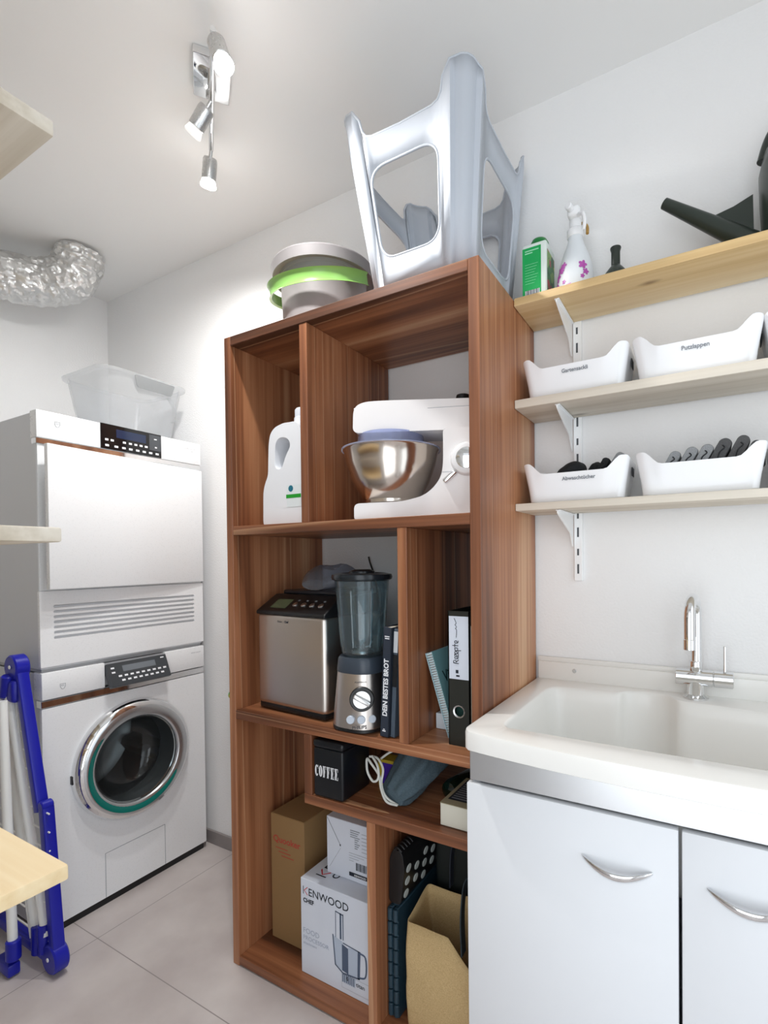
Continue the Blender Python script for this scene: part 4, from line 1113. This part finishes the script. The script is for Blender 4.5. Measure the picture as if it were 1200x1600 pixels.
uc = thing('small_white_carton', (.36, -.2, S0 + KH), 'small white printed carton stacked on the food processor carton', 'box')
UX, UY, UZ = .280, -.302, S0 + KH + .001
b = new(); box(b, UX, UX + .165, UY, UY + .2, UZ, UZ + .164, .0012, 1); ub = obj('carton', b, 'paper_white', uc, smooth=0)
o2 = V(UX, UY - .0002, UZ)
b = new(); tube(b, [o2 + V(.003, 0, .160), o2 + V(.050, 0, .090)], .0006, 5); quad(b, [o2 + V(.050, -.0003, .086), o2 + V(.052, -.0003, .093), o2 + V(.046, -.0003, .092)]); tube(b, [o2 + V(.010, 0, .020), o2 + V(.05, 0, .082)], .00025, 4)
for i in range(9): flat(b, o2, xa, za_, .104 + .0042 * i, .1062 + .0042 * i + (.001 if i % 3 == 0 else 0), .034, .056)
flat(b, o2, xa, za_, .080, .165, .014, .025)
obj('print', b, 'print_dark', ub, smooth=0)
b = new()
for i in range(9): flat(b, o2, xa, za_, .085 if i < 4 else .10, .118 - (i % 3) * .004, .142 - i * .006, .1445 - i * .006)
for i in range(6): flat(b, o2, xa, za_, .124, .150 - (i % 2) * .006, .140 - i * .010, .1412 - i * .010)
for i in range(4): flat(b, o2, xa, za_, .080, .150 - i * .018, .078 - i * .007, .0790 - i * .007)
obj('small_print', b, 'print_grey', ub, smooth=0)
b = new(); text(b, 'KENWOOD', .0075, o2 + V(.098, 0, .0165), xa, za_, .0002, lift=.0008); obj('bar_lettering', b, 'print_white', ub, smooth=0)

fs = thing('folding_step_stool', (.548, -.2, S0), 'folded black step stool with white dots on its seat, standing on edge', 'step stool')
b = new(); sec = round_poly([(.524, S0 + .295), (.560, S0 + .295), (.572, S0 + .39), (.566, S0 + .430), (.545, S0 + .442), (.528, S0 + .415)], .012, 4)
plate(b, [(u, v) for u, v in sec], [], lambda u, v, w: V(u, -.350 + w, v), .28)
seat = obj('seat', b, 'black', fs, smooth=40, bevel=.003)
b = new()
for i in range(5): tube(b, spline([(.530, -.345 + i * .014, S0 + .40), (.545, -.345 + i * .014, S0 + .437), (.562, -.345 + i * .014, S0 + .430)], 6), .004, 8)
obj('hinge_ridge', b, 'black', seat, smooth=60)
n_ = V(.095, 0, -.012).normalized()
b = new()
dotm = mat('white_rubber_dot', '#c3cbc8', 0.5)
for c_ in range(5):
    for r_ in range(3):
        z = S0 + .316 + r_ * .034 + (.017 if c_ % 2 else 0)
        if z > S0 + .388: continue
        x = .560 + (z - S0 - .295) * .126 + .0004
        b = new(); lathe(b, [(.0115, 0), (.011, .001), (0, .0012)], (x, -.328 + c_ * .045, z), n_, 20); obj('dot', b, dotm, seat, smooth=40)
M['teal_black'] = mat('dark_teal_plastic', '#27404e', 0.4)
for k, (x0, x1) in enumerate(((.524, .537), (.541, .553))):
    b = new()
    box(b, x0, x1, -.352, -.085, S0 + .002, S0 + .285, .002, 1)
    for i in range(8): cyl(b, ((x0 + x1) / 2, -.353, S0 + .008 + i * .035), .0075, .031, (0, 0, 1), 14, ch=.002)
    obj('leg_panel', b, 'teal_black', fs, smooth=40)
b = new(); box(b, .530, .548, -.340, -.10, S0 + .280, S0 + .300, .003, 1); obj('linkage', b, 'teal_black', fs)

M['jute'] = weave('jute_cloth', '#ccb284', '#b89d6e', 420)
def bag(nm, lab, x0, x1, y0, y1, zf, zb, mt_):
    t = thing(nm, ((x0 + x1) / 2, (y0 + y1) / 2, S0), lab, 'bag')
    bm = new(); rows = 10
    def zt(s):       # top edge height around the opening
        return zf if s < .5 else zb
    per0 = rrect(x0, x1, y0, y1, .008, 3); per = []; rings = []
    for k in range(len(per0)):
        a = Vector(per0[k]); c = Vector(per0[(k + 1) % len(per0)]); m = max(1, int((c - a).length / .012))
        per += [tuple(a.lerp(c, j / m)) for j in range(m)]
    for k in range(rows + 1):
        f = k / rows; ring = []
        for u, v in per:
            top = zf + (zb - zf) * max(0, min(1, (v - y0) / (y1 - y0)))
            if v < y0 + .05: top -= max(0, (u - (x0 + .115)) * 1.05)
            q = V(u, v, S0 + .001 + f * (top - S0))
            q += V(.0, -.010 * math.sin(PI * f) * (1 if v < (y0 + y1) / 2 else -1), 0) + V(noise.noise(q * 14), noise.noise(q * 14 + V(5, 5, 5)), 0) * .004
            ring.append(q)
        rings.append(ring)
    loft(bm, rings, True, False); return t, obj('bag_body', bm, mt_, t, smooth=50, solid=.0018)
t, _ = bag('jute_bag', 'tan jute shopping bag with dark handle beside the folded black step stool', .584, .780, -.362, -.245, S0 + .272, S0 + .30, 'jute')
b = new(); sweep(b, spline([(.735, -.352, S0 + .24), (.732, -.350, S0 + .33), (.728, -.320, S0 + .385), (.745, -.30, S0 + .39), (.775, -.31, S0 + .385), (.779, -.345, S0 + .30)], 6), [(-.012, -.0015), (.012, -.0015), (.012, .0015), (-.012, .0015)], up=(0, -.6, .8)); obj('handle', b, mat('dark_webbing', '#24333a', 0.6), t, smooth=50)
b = new(); sweep(b, spline([(.655, -.252, S0 + .32), (.660, -.25, S0 + .42), (.69, -.25, S0 + .47), (.735, -.25, S0 + .47), (.75, -.25, S0 + .32)], 6), [(-.010, -.0015), (.010, -.0015), (.010, .0015), (-.010, .0015)], up=(0, -1, .2)); obj('handle', b, 'print_dark', t, smooth=50)
t, _ = bag('black_bag', 'black shopping bag standing behind the jute bag in the bottom compartment', .590, .778, -.205, -.09, S0 + .47, S0 + .44, mat('black_bag_fabric', '#141a18', 0.6))
b = new(); sweep(b, spline([(.640, -.209, S0 + .38), (.650, -.212, S0 + .45), (.680, -.214, S0 + .485), (.715, -.212, S0 + .45), (.725, -.209, S0 + .38)], 6), [(-.010, -.0012), (.010, -.0012), (.010, .0012), (-.010, .0012)], up=(0, -1, .2)); obj('handle', b, 'print_dark', t, smooth=50)
b = new(); box(b, .700, .765, -.236, -.228, S0 + .001, S0 + .455, .003, 2)
tag(obj('paper_bag', b, mat('brown_paper', '#a88a62', 0.8)), 'flat folded brown paper bag wedged upright between the jute bag and the black bag', 'bag')
# ------------------------------------------------------------------ wall shelving on the right
rail = thing('shelf_rail', (.931, -.006, 1.14), 'white slotted upright rail holding the three boards, screwed to the wall', 'shelf rail')
b = new(); box(b, .9195, .9425, -.012, -.0005, 1.140, 1.925, .002, 1); rl = obj('rail_channel', b, 'rail', rail, smooth=0)
b = new()
for i in range(15):
    z = 1.160 + i * .050
    box(b, .9285, .9335, -.0126, -.0118, z, z + (.026 if i % 2 == 0 else .018))
obj('slots', b, 'shadow_gap', rl, smooth=0)
BZ = ((1.8425, 1.8630, 'pine'), (1.5840, 1.6060, 'pine_pale'), (1.3240, 1.3425, 'pine_pale'))
lab = ('topmost warm pine wall board above the storage boxes, carrying garden things', 'middle pale pine wall board carrying two lettered white boxes', 'lowest pale pine wall board carrying the boxes with cloths')
for (z0, z1, m), l_ in zip(BZ, lab):
    b = new(); box(b, BW + .001, 1.72, -.181, -.013, z0, z1, .002, 2); tag(obj('pine_board', b, m), l_, 'shelf board')
bl_ = ('white bracket under the topmost wall board', 'white bracket under the middle wall board', 'white bracket under the lowest wall board')
for (z0, z1, m), l_ in zip(BZ, bl_):
    b = new()
    out = [(-.0128, z0 - .001), (-.172, z0 - .001), (-.174, z0 - .010), (-.160, z0 - .016), (-.040, z0 - .056), (-.024, z0 - .085), (-.0128, z0 - .092)]
    plate(b, round_poly(out, [0, .003, .003, .006, .015, .01, .004], 4), [], lambda u, v, w: V(.916 + w, u, v), .0028)
    box(b, .912, .924, -.170, -.0128, z0 - .0035, z0 - .001)
    tag(obj('shelf_bracket', b, 'rail', smooth=30), l_, 'bracket', 'brackets under the wall boards')

# white boxes with dipped long sides
def box_mesh(w, d, h, dip, bev):
    """local frame, centred on x, back at y=0, front at y=-d, base at z=0"""
    bm = new()
    def ring(ex, ey, z, tops=None, inset=0.0, r=.022):
        x0, x1, y0, y1 = -w / 2 + ex + inset, w / 2 - ex - inset, -d + ey + inset, -ey - inset
        base = []
        n = 24
        loop = rrect(x0, x1, y0, y1, max(r - inset, .004), 6)
        full = []
        L = len(loop)
        for i in range(L):
            a = Vector(loop[i]); c = Vector(loop[(i + 1) % L]); k = n if (c - a).length > .03 else 1
            for j in range(k):
                q = a.lerp(c, j / k); full.append((q.x, q.y))
        return full
    def top_at(x, y):
        t = abs(x) / (w / 2)
        s = min(1, max(0, (t - .57) / .30)); s = s * s * (3 - 2 * s)
        e = min(1, max(0, (t - .965) / .035))
        return dip + (h - dip) * s - .006 * e * e
    prof_out = [(.014, .013, 0.0), (.0105, .0100, .35), (.005, .005, .7), (0, 0, 1.0)]
    rings = []
    base0 = ring(.020, .018, 0)
    rings.append([V(a, c, 0) for a, c in base0])
    for ex, ey, f in prof_out:
        rg = ring(ex, ey, 0); full = ring(0, 0, 0)
        rings.append([V(a, c, .004 * (f == 0) + f * top_at(u[0], u[1])) for (a, c), u in zip(rg, full)])
    t_ = .0032
    for ex, ey, f in reversed(prof_out):
        rg = ring(ex, ey, 0, inset=t_); full = ring(0, 0, 0)
        rings.append([V(a, c, .006 * (f == 0) + f * top_at(u[0], u[1]) - (.0006 if f == 1 else 0)) for (a, c), u in zip(rg, full)])
    loft(bm, rings, True, True)
    return bm
bin_lab = ['white dipped-side storage box with lettering Gartensackli beside the walnut bookshelf, middle board', 'white dipped-side storage box with lettering Putzlappen, second from the bookshelf, middle board', 'white storage box cut off by the picture edge on the middle board',
           'white storage box with black cloths beside the bookshelf on the lowest board', 'white storage box holding six rolled grey cloths on the lowest board', 'white storage box cut off by the picture edge on the lowest board']
pos = [(.953, 1.6065, .262), (1.215, 1.6065, .250), (1.470, 1.6065, .250), (.953, 1.3430, .264), (1.221, 1.3430, .252), (1.480, 1.3430, .250)]
words_ = ['Gartensackli', 'Putzlappen', None, 'Abwaschtücher', None, None]
M['print_box'] = mat('grey_label_print', '#7d8289', 0.6)
first = None; bins = []
for i, ((cx, cz_, w), l_) in enumerate(zip(pos, bin_lab)):
    loc = (cx, -.013, cz_)
    t = thing('storage_bin', loc, l_, 'storage box', 'white boxes on the wall boards')
    bm = box_mesh(.256, .154, .1, .071, 0)
    if first is None:
        bmesh.ops.translate(bm, verts=bm.verts, vec=Vector(loc)); first = obj('bin_shell', bm, 'white_plastic', t, smooth=50)
        sh = first
    else:
        bm.free(); sh = first.copy(); COL.objects.link(sh); sh.parent = t; BASE[sh.name] = Vector(loc)
    bins.append((t, sh))
    s_ = w / .256
    if words_[i]:
        b = new(); text(b, words_[i], .0125, (cx - .026, -.1642, cz_ + .052), (1, 0, 0), (0, -.24, 1), .0003, lift=.0012); obj('lettering', b, 'print_box', t, smooth=0)
    b = new(); box(b, cx + .1255, cx + .1275, -.100, -.070, cz_ + .058, cz_ + .080, .001, 1); obj('grip_hole', b, mat('grip_shadow', '#3a3d40', 0.7), t, smooth=0)

# rolled cloths
M['cloth_l'] = weave('light_grey_towel', '#9a9c9e', '#808284', 700); M['cloth_d'] = weave('dark_grey_towel', '#59595a', '#464647', 700)
M['cloth_k'] = weave('black_towel', '#25272a', '#191b1d', 700); M['cloth_f'] = mat('cloth_fold', '#2d2e30', 0.9)
def roll(cx, z, lean, w, L, m, label, group, y0=-.142, y1=-.030):
    t = thing('rolled_cloth', (cx, (y0 + y1) / 2, z), label, 'cloth', group)
    M4 = Matrix.Translation((cx, 0, z)) @ Matrix.Rotation(math.radians(lean), 4, 'Y')
    sec = rrect(-w / 2, w / 2, -L / 2, L / 2, w * .49, 8)
    bm = new(); rings = []
    for k, y in enumerate((y0, y0 + .003, y0 + .010, y0 + .04, y1)):
        sc = (.86, .95, 1, 1.0, .98)[k]
        rings.append([V(a * sc + .0015 * noise.noise(V(a * 60, c * 60, y * 30 + cx * 9)), y, c * (1 - (1 - sc) * .4) + .0015 * noise.noise(V(a * 60 + 9, c * 60, y * 30))) for a, c in sec])
    loft(bm, rings); obj('cloth_roll', bm, m, t, smooth=50, M4=M4)
    bm = new(); tube(bm, spline([(-.002, y0 - .0005, -L * .44), (.002, y0 - .0008, -L * .1), (-.001, y0 - .0008, L * .12), (.003, y0 - .0008, L * .26), (-.003, y0 - .0005, L * .30)], 6), .0014, 6); obj('fold', bm, 'cloth_f', t, smooth=60, M4=M4)
rl_lab = ['first light grey cloth roll from the bookshelf end', 'second light grey cloth roll from the bookshelf end', 'third light grey cloth roll, next to the dark grey ones', 'first dark grey cloth roll, next to the light grey ones', 'second dark grey cloth roll, in the middle of the dark ones', 'last dark grey cloth roll at the high end of the box']
for i, (cx, z, le, L, w, m) in enumerate(((1.161, 1.408, 29, .080, .0225, 'cloth_l'), (1.194, 1.412, 29, .084, .0245, 'cloth_l'), (1.225, 1.414, 28, .084, .0245, 'cloth_l'), (1.258, 1.420, 27, .090, .027, 'cloth_d'), (1.292, 1.422, 26, .090, .027, 'cloth_d'), (1.322, 1.424, 25, .056, .021, 'cloth_d'))):
    roll(cx, z, le, w, L, m, rl_lab[i], 'rolled cloths in the white box')
# black cloths in the other box
def heap(name, pts, r, m, label, seed=0):
    bm = new(); rings = []
    pp = spline(pts, 6)
    for i, q in enumerate(pp):
        t = i / (len(pp) - 1); s_ = math.sin(PI * (.08 + .84 * t)) ** .5; ring = []
        for k in range(20):
            a = 2 * PI * k / 20
            c = V(q.x, q.y + r * 1.5 * s_ * math.cos(a), q.z + r * s_ * math.sin(a))
            c += V(0, 0, .007 * noise.noise(c * 40 + V(seed, 0, 0))) + V(0, .005 * noise.noise(c * 50), 0); ring.append(c)
        rings.append(ring)
    loft(bm, rings); tag(obj(name, bm, m, smooth=50), label, 'cloth')
heap('folded_cloth', [(.890, -.09, 1.405), (.915, -.09, 1.420), (.950, -.09, 1.430), (.968, -.09, 1.424)], .022, 'cloth_k', 'black cloth lying nearest the bookshelf in its white box', 1)
heap('folded_cloth', [(.965, -.05, 1.415), (.980, -.05, 1.432), (.997, -.05, 1.430), (1.006, -.05, 1.410)], .018, 'cloth_k', 'humped black cloth in the middle of the box beside the bookshelf', 5)
roll(1.008, 1.418, 30, .018, .070, 'cloth_k', 'narrow upright black cloth roll against the speckled grey cloth', None, -.12, -.06)
roll(1.036, 1.420, 34, .020, .090, 'cloth_l', 'speckled light grey cloth leaning on the high corner of the box with black cloths', None, -.125, -.06)
b = new(); tube(b, spline([(.905, -.06, 1.670), (.910, -.06, 1.688), (.935, -.06, 1.692), (.945, -.06, 1.680)], 6), .0035, 8)
tag(obj('bag_loop', b, mat('grey_strap', '#a9adab', 0.7), smooth=60), 'grey bag loop sticking out of the box beside the bookshelf on the middle board', 'loop')

# ------------------------------------------------------------------ things on the topmost board
ZT = 1.8635
ct = thing('fertiliser_bottle', (.852, -.10, ZT), 'green and white plant food bottle with dark green cap on the topmost wall board', 'bottle')
b = new(); box(b, .818, .882, -.130, -.050, ZT, ZT + .156, .005, 3); cb = obj('bottle_body', b, mat('pale_green_white', '#dfe9e3', 0.35), ct, smooth=40)
b = new(); lathe(b, [(.022, 0), (.024, .002), (.024, .016), (.019, .026), (.010, .031), (0, .032)], (.852, -.088, ZT + .155), seg=36); obj('cap', b, mat('dark_green_cap', '#0a7a34', 0.35), ct, smooth=40)
b = new(); flat(b, (0, -.130, 0), (1, 0, 0), (0, 0, 1), .819, .868, ZT + .002, ZT + .146, .0004); gl_ = obj('label', b, mat('leaf_green_label', '#12a555', 0.4), ct, smooth=0)
b = new(); flat(b, (0, -.130, 0), (1, 0, 0), (0, 0, 1), .826, .864, ZT + .006, ZT + .036, .0008); obj('barcode_field', b, 'print_white', gl_, smooth=0)
b = new()
for i in range(14): flat(b, (0, -.130, 0), (1, 0, 0), (0, 0, 1), .828 + i * .0025, .829 + i * .0025 + (i * 7 % 3) * .0004, ZT + .008, ZT + .036, .0011)
obj('barcode', b, 'print_dark', gl_, smooth=0)
b = new()
for i, w in enumerate((.036, .020)): flat(b, (0, -.130, 0), (1, 0, 0), (0, 0, 1), .826, .826 + w, ZT + .136 - i * .006, ZT + .139 - i * .006, .0008)
for i in range(8): flat(b, (0, -.130, 0), (1, 0, 0), (0, 0, 1), .826, .860 - (i * 5 % 4) * .003, ZT + .102 - i * .007, ZT + .1028 - i * .007, .0008)
obj('label_lines', b, mat('pale_label_print', '#9be0b8', 0.5), gl_, smooth=0)
mm = mat('flower_print', '#3f7f4a', 0.4)
nt = mm.node_tree; v = nt.nodes.new('ShaderNodeTexVoronoi'); v.inputs['Scale'].default_value = 60
tcx = nt.nodes.new('ShaderNodeTexCoord'); nt.links.new(tcx.outputs['Object'], v.inputs['Vector'])
cr = nt.nodes.new('ShaderNodeValToRGB'); cr.color_ramp.interpolation = 'CONSTANT'; e = cr.color_ramp.elements
e[0].position, e[0].color = 0, rgb('#3f7f4a'); e[1].position, e[1].color = .8, rgb('#b04a50')
for p_, c_ in ((.3, '#2d5c3c'), (.5, '#d8c93a'), (.62, '#7fa65a')): q = e.new(p_); q.color = rgb(c_)
sp = nt.nodes.new('ShaderNodeSeparateColor'); nt.links.new(v.outputs['Color'], sp.inputs[0]); nt.links.new(sp.outputs[0], cr.inputs[0]); nt.links.new(cr.outputs['Color'], nt.nodes['Principled BSDF'].inputs['Base Color'])
b = new(); flat(b, (.882, 0, 0), (0, 1, 0), (0, 0, 1), -.124, -.056, ZT + .004, ZT + .135, .0004); obj('flower_label', b, mm, ct, smooth=0)

sb = V(.945, -.085, ZT)
spray = thing('spray_bottle', tuple(sb), 'milky spray bottle with pink blossom print and white trigger head on the topmost board', 'spray bottle')
b = new(); lathe(b, [(0, 0), (.044, 0), (.046, .004), (.046, .045), (.041, .085), (.030, .120), (.022, .140), (.0185, .152), (.0185, .165), (0, .166)], sb, seg=44)
sbo = obj('bottle_body', b, mat('milky_plastic', '#dfe4e8', 0.3), spray, smooth=50)
pk = mat('pink_blossom_print', '#b04fa8', 0.4)
def decal(bm, z0, z1, a0, a1, fn, n=10):
    for i in range(n):
        pass
import itertools
for a, z, r in ((-2.55, .055, .013), (-2.35, .072, .010), (-2.1, .078, .010), (-2.2, .066, .008), (-2.62, .035, .009), (-.95, .070, .012), (-.80, .052, .009), (-1.0, .04, .006), (-2.0, .035, .006)):
    b = new(); R_ = .0464 if z < .046 else .0464 - (z - .045) * .125
    c0 = sb + V(math.cos(a) * R_, math.sin(a) * R_, z); t1 = V(-math.sin(a), math.cos(a), 0); n1 = V(math.cos(a), math.sin(a), .12).normalized(); t2 = n1.cross(t1)
    if t2.z < 0: t2 = -t2
    pts = []
    for k in range(20):
        an = 2 * PI * k / 20; rr = r * (.55 + .45 * abs(math.cos(2.5 * an)))
        u = rr * math.cos(an); vv = rr * math.sin(an)
        an2 = a + u / R_
        Rz = (.0464 if z + vv < .046 else .0464 - (z + vv - .045) * .125) + .0006
        pts.append(sb + V(math.cos(an2) * Rz, math.sin(an2) * Rz, z + vv))
    cen = b.verts.new(c0 + n1 * .0008); vs = [b.verts.new(q) for q in pts]
    for k in range(20): b.faces.new((cen, vs[k], vs[(k + 1) % 20]))
    obj('blossom', b, pk, sbo, smooth=0)
b = new(); flat(b, sb + V(math.cos(-1.9) * .0466, math.sin(-1.9) * .0466, 0), (-math.sin(-1.9), math.cos(-1.9), 0), (0, 0, 1), -.016, .016, .018, .025, .002); obj('name_strip', b, pk, sbo, smooth=0)
b = new()
cyl(b, sb + V(0, 0, .160), .021, .022, seg=28, ch=.003); cyl(b, sb + V(0, 0, .180), .015, .028, seg=24, ch=.003)
box(b, sb.x - .016, sb.x + .016, sb.y - .028, sb.y + .026, sb.z + .203, sb.z + .232, .010, 4)
hd_ = obj('trigger_head', b, 'white_plastic', spray, smooth=50)
b = new(); cyl(b, sb + V(-.004, -.026, .220), .009, .018, (-.3, -1, .15), 20, ch=.002); obj('nozzle', b, 'white_plastic', hd_, smooth=40)
b = new(); tube(b, spline([sb + V(.012, -.020, .206), sb + V(.026, -.034, .196), sb + V(.030, -.034, .176), sb + V(.026, -.028, .160)], 6), .005, 8); obj('trigger', b, 'white_plastic', hd_, smooth=60)
b = new(); tube(b, spline([sb + V(.010, .02, .208), sb + V(.026, .012, .190), sb + V(.028, .008, .168)], 6), .004, 8); obj('brown_clip', b, mat('amber_clip', '#b08a4a', 0.5), hd_, smooth=60)

M['can_green'] = mat('dark_olive_plastic', '#2b332d', 0.32)
b = new(); lathe(b, [(0, 0), (.030, 0), (.031, .004), (.028, .018), (.028, .040), (.016, .056), (.0105, .062), (.0105, .096), (.0130, .104), (.0125, .1065), (0, .1065)], (1.042, -.085, ZT), seg=32)
tag(obj('funnel_bottle', b, 'can_green', smooth=40), 'small dark olive flask with narrow neck between the spray bottle and the watering can', 'flask')

can = thing('watering_can', (1.42, -.095, ZT), 'dark green watering can with long low spout at the end of the topmost board', 'watering can')
b = new(); lathe(b, [(0, 0), (.088, 0), (.092, .005), (.100, .10), (.102, .160), (.092, .195), (.074, .212), (.070, .210), (.084, .192), (.096, .155), (.086, .02), (0, .012)], (1.410, -.095, ZT + .0005), seg=48, scale=(1, .72)); cbd = obj('can_body', b, 'can_green', can, smooth=40)
b = new(); lathe(b, [(.0120, .0), (.0095, -.0), (.0085, .004), (.0200, .225), (.0230, .225), (.0120, 0)], (1.152, -.098, 2.032), (.188, .001, -.158), 28); obj('spout', b, 'can_green', can, smooth=40)
b = new(); plate(b, [(1.236, 1.965), (1.290, 1.976), (1.326, 1.990), (1.328, 1.895), (1.300, 1.895)], [], lambda u, v, w: V(u, -.100 + w, v), .006); obj('spout_web', b, 'can_green', can, smooth=0)
b = new(); tube(b, spline([(1.345, -.095, ZT + .190), (1.368, -.095, ZT + .250), (1.43, -.095, ZT + .285), (1.49, -.095, ZT + .235), (1.515, -.095, ZT + .13), (1.505, -.095, ZT + .06)], 10), .013, 14); obj('can_handle', b, 'can_green', can, smooth=60)

# ------------------------------------------------------------------ sink cabinet, sink and tap
CX0, CX1, CF = .813, 1.585, -.496
cab = thing('sink_cabinet', (1.2, -.25, 0), 'white two-door laundry sink cabinet with aluminium strip under the basin', 'cabinet')
b = new(); box(b, CX0 + .006, CX0 + .022, -.478, -.004, .10, .820); box(b, CX1 - .022, CX1 - .006, -.478, -.004, .10, .820); box(b, CX0 + .02, CX1 - .02, -.478, -.004, .10, .116); box(b, CX0 + .02, CX1 - .02, -.012, -.004, .10, .820)
obj('carcass', b, 'white_door', cab, smooth=0)
b = new(); box(b, CX0 + .02, CX1 - .02, -.44, -.42, .001, .10); obj('plinth', b, 'white_door', cab, smooth=0)
b = new(); box(b, CX0 + .005, CX1 - .005, -.490, -.474, .756, .822, .001, 1); obj('aluminium_strip', b, 'alu', cab, smooth=0)
def pull(bm, xc, z, w=.116):
    pts = []; sc = []
    for i in range(25):
        t = i / 24; a = PI * t; pts.append(V(xc - w / 2 + w * t, CF - .001 - .022 * math.sin(a) ** .8, z - .012 * math.sin(a))); sc.append(.35 + .65 * math.sin(a) ** .6)
    sweep(bm, pts, [(.0095 * math.cos(q), .0045 * math.sin(q)) for q in [2 * PI * k / 12 for k in range(12)]], up=(0, -.5, 1), scales=sc)
for x0, x1, hx in ((CX0, 1.1965, 1.099), (1.2015, CX1, 1.296)):
    b = new(); box(b, x0, x1, CF, CF + .0175, .115, .751, .0025, 2); d_ = obj('door', b, 'white_door', cab, smooth=40)
    b = new(); pull(b, hx, .667); obj('handle', b, 'chrome', d_, smooth=60)

sink = thing('laundry_sink', (1.21, -.27, .82), 'white mineral laundry sink with bowed front rim and divided deep basin', 'sink')
SX0, SX1, ST, SB = .820, 1.600, .866, .826
def front_y(x): return -.516 - .030 * max(0, 1 - ((x - 1.21) / .39) ** 2) ** .9
# rim outline, basin opening and basin wall sections
def basin_outline(k, inset=0.0):
    """front, sides and the stepped back wall of the basin opening"""
    x0, x1 = .872 + inset, 1.560 - inset
    pts = []
    fr = [(x0 + (x1 - x0) * i / 14, -.468 - .003 * math.sin(PI * i / 14) + inset * .8) for i in range(15)]
    yb = -.085 - inset
    back = [(x1, yb - .03), (1.375, yb - .030), (1.180, yb - .012), (1.168, yb + .004), (1.150, yb + .030), (1.105, yb + .040), (1.062, yb + .026), (1.048, yb + .004), (1.036, yb - .002), (x0 + .06, yb - .008), (x0, yb - .012)]
    loop = fr + back
    return loop
rad = [.05] + [.0] * 13 + [.05] + [.05, .02, .02, .012, .02, .03, .02, .012, .015, .02, .06]
def ring_at(inset, z):
    lo = basin_outline(0, inset)
    return [(p[0], p[1]) for p in round_poly(lo, rad, 6)], z
b = new()
outer = [(SX0, -.004)] + [(SX0, front_y(SX0) + .012)] + [(SX0 + .012 + (SX1 - SX0 - .024) * i / 28, front_y(SX0 + .012 + (SX1 - SX0 - .024) * i / 28)) for i in range(29)] + [(SX1, front_y(SX1) + .012), (SX1, -.004)]
outer = round_poly(outer, [0, .01] + [0] * 29 + [.01, 0], 4)
hole, _ = ring_at(0, ST)
plate(b, outer, [hole], lambda u, v, w: V(u, v, ST - .0 + w))
# outer skirt with a soft top edge
sk = [bm_ for bm_ in outer]
def off(o, d):
    n = len(o); r = []
    for i in range(n):
        a = Vector(o[i - 1]); c = Vector(o[(i + 1) % n]); t = (c - a).normalized(); r.append((o[i][0] + t.y * -d * -1, o[i][1] - t.x * d))
    return r
oo = off(outer, .006)
if oo[2][1] > outer[2][1]: oo = off(outer, -.006)
rows = [[V(u, v, ST) for u, v in outer], [V(u, v, ST - .0015) for u, v in [((a[0] + c[0]) / 2 + (c[0] - a[0]) * .2, (a[1] + c[1]) / 2 + (c[1] - a[1]) * .2) for a, c in zip(outer, oo)]], [V(u, v, ST - .007) for u, v in oo], [V(u, v, SB + .003) for u, v in oo], [V(u, v, SB) for u, v in outer], [V(u * .98 + 1.21 * .02, v * .97 - .008, SB) for u, v in outer]]
loft(b, rows, False, False)
# basin walls
rows = []
for inset, z in ((0, ST), (.003, ST - .0015), (.006, ST - .006), (.012, ST - .03), (.028, ST - .20), (.036, ST - .25), (.055, ST - .268)):
    lo, _ = ring_at(inset, z); rows.append([V(u, v, z) for u, v in lo])
loft(b, rows, False, True)
# upstand at the back
bmesh.ops.remove_doubles(b, verts=b.verts, dist=.0002)
sk_o = obj('basin', b, 'sink', sink, smooth=40)
b = new(); box(b, SX0, SX1, -.020, -.002, ST - .004, .914, .003, 2); box(b, SX0 - .004, SX1, -.012, -.002, .910, .926, .003, 2); up_o = obj('upstand', b, 'sink', sink, smooth=40)
b = new(); cyl(b, (.921, -.020, .894), .0055, .003, (0, -1, 0), 18, ch=.001); obj('screw', b, 'satin', up_o, smooth=40)
b = new(); cyl(b, (1.10, -.30, ST - .2675), .030, .003, seg=28, ch=.001); obj('drain', b, 'satin', sink, smooth=40)

fx, fy = 1.213, -.058
tap = thing('tap', (fx, fy, ST), 'chrome mixer tap with high bent spout and pin lever behind the sink', 'tap')
b = new(); lathe(b, [(0, 0), (.027, 0), (.0275, .004), (.022, .007), (.0185, .010), (.0180, .048), (0, .048)], (fx, fy, ST + .0005), seg=36)
cyl(b, (fx - .042, fy, ST + .050), .0195, .078, (1, 0, 0), 32, ch=.001); tb = obj('tap_body', b, 'chrome', tap, smooth=40)
b = new(); cyl(b, (fx + .037, fy, ST + .050), .0195, .040, (1, 0, 0), 32, ch=.0015); th = obj('lever_cap', b, 'chrome', tap, smooth=40)
b = new(); cyl(b, (fx + .060, fy, ST + .066), .0034, .062, (0, .06, 1), 14, ch=.001); obj('lever', b, 'chrome', th, smooth=40)
b = new(); cyl(b, (fx, fy, ST + .062), .0135, .028, (0, 0, 1), 24, ch=.001)
pts = [V(fx + .002, fy, ST + .085), V(fx + .002, fy, ST + .200)] + [V(fx + .002 - .012 * (1 - math.cos(PI * i / 12)) / 2, fy - .048 * (1 - math.cos(PI * i / 12)), ST + .200 + .042 * math.sin(PI * i / 12)) for i in range(1, 13)] + [V(fx - .010, fy - .096, ST + .150)]
tube(b, pts, .0118, 20); tb2 = obj('spout', b, 'chrome', tap, smooth=60)
b = new(); cyl(b, (fx - .010, fy - .096, ST + .130), .0128, .024, seg=24, ch=.001); obj('aerator', b, 'chrome', tb2, smooth=40)
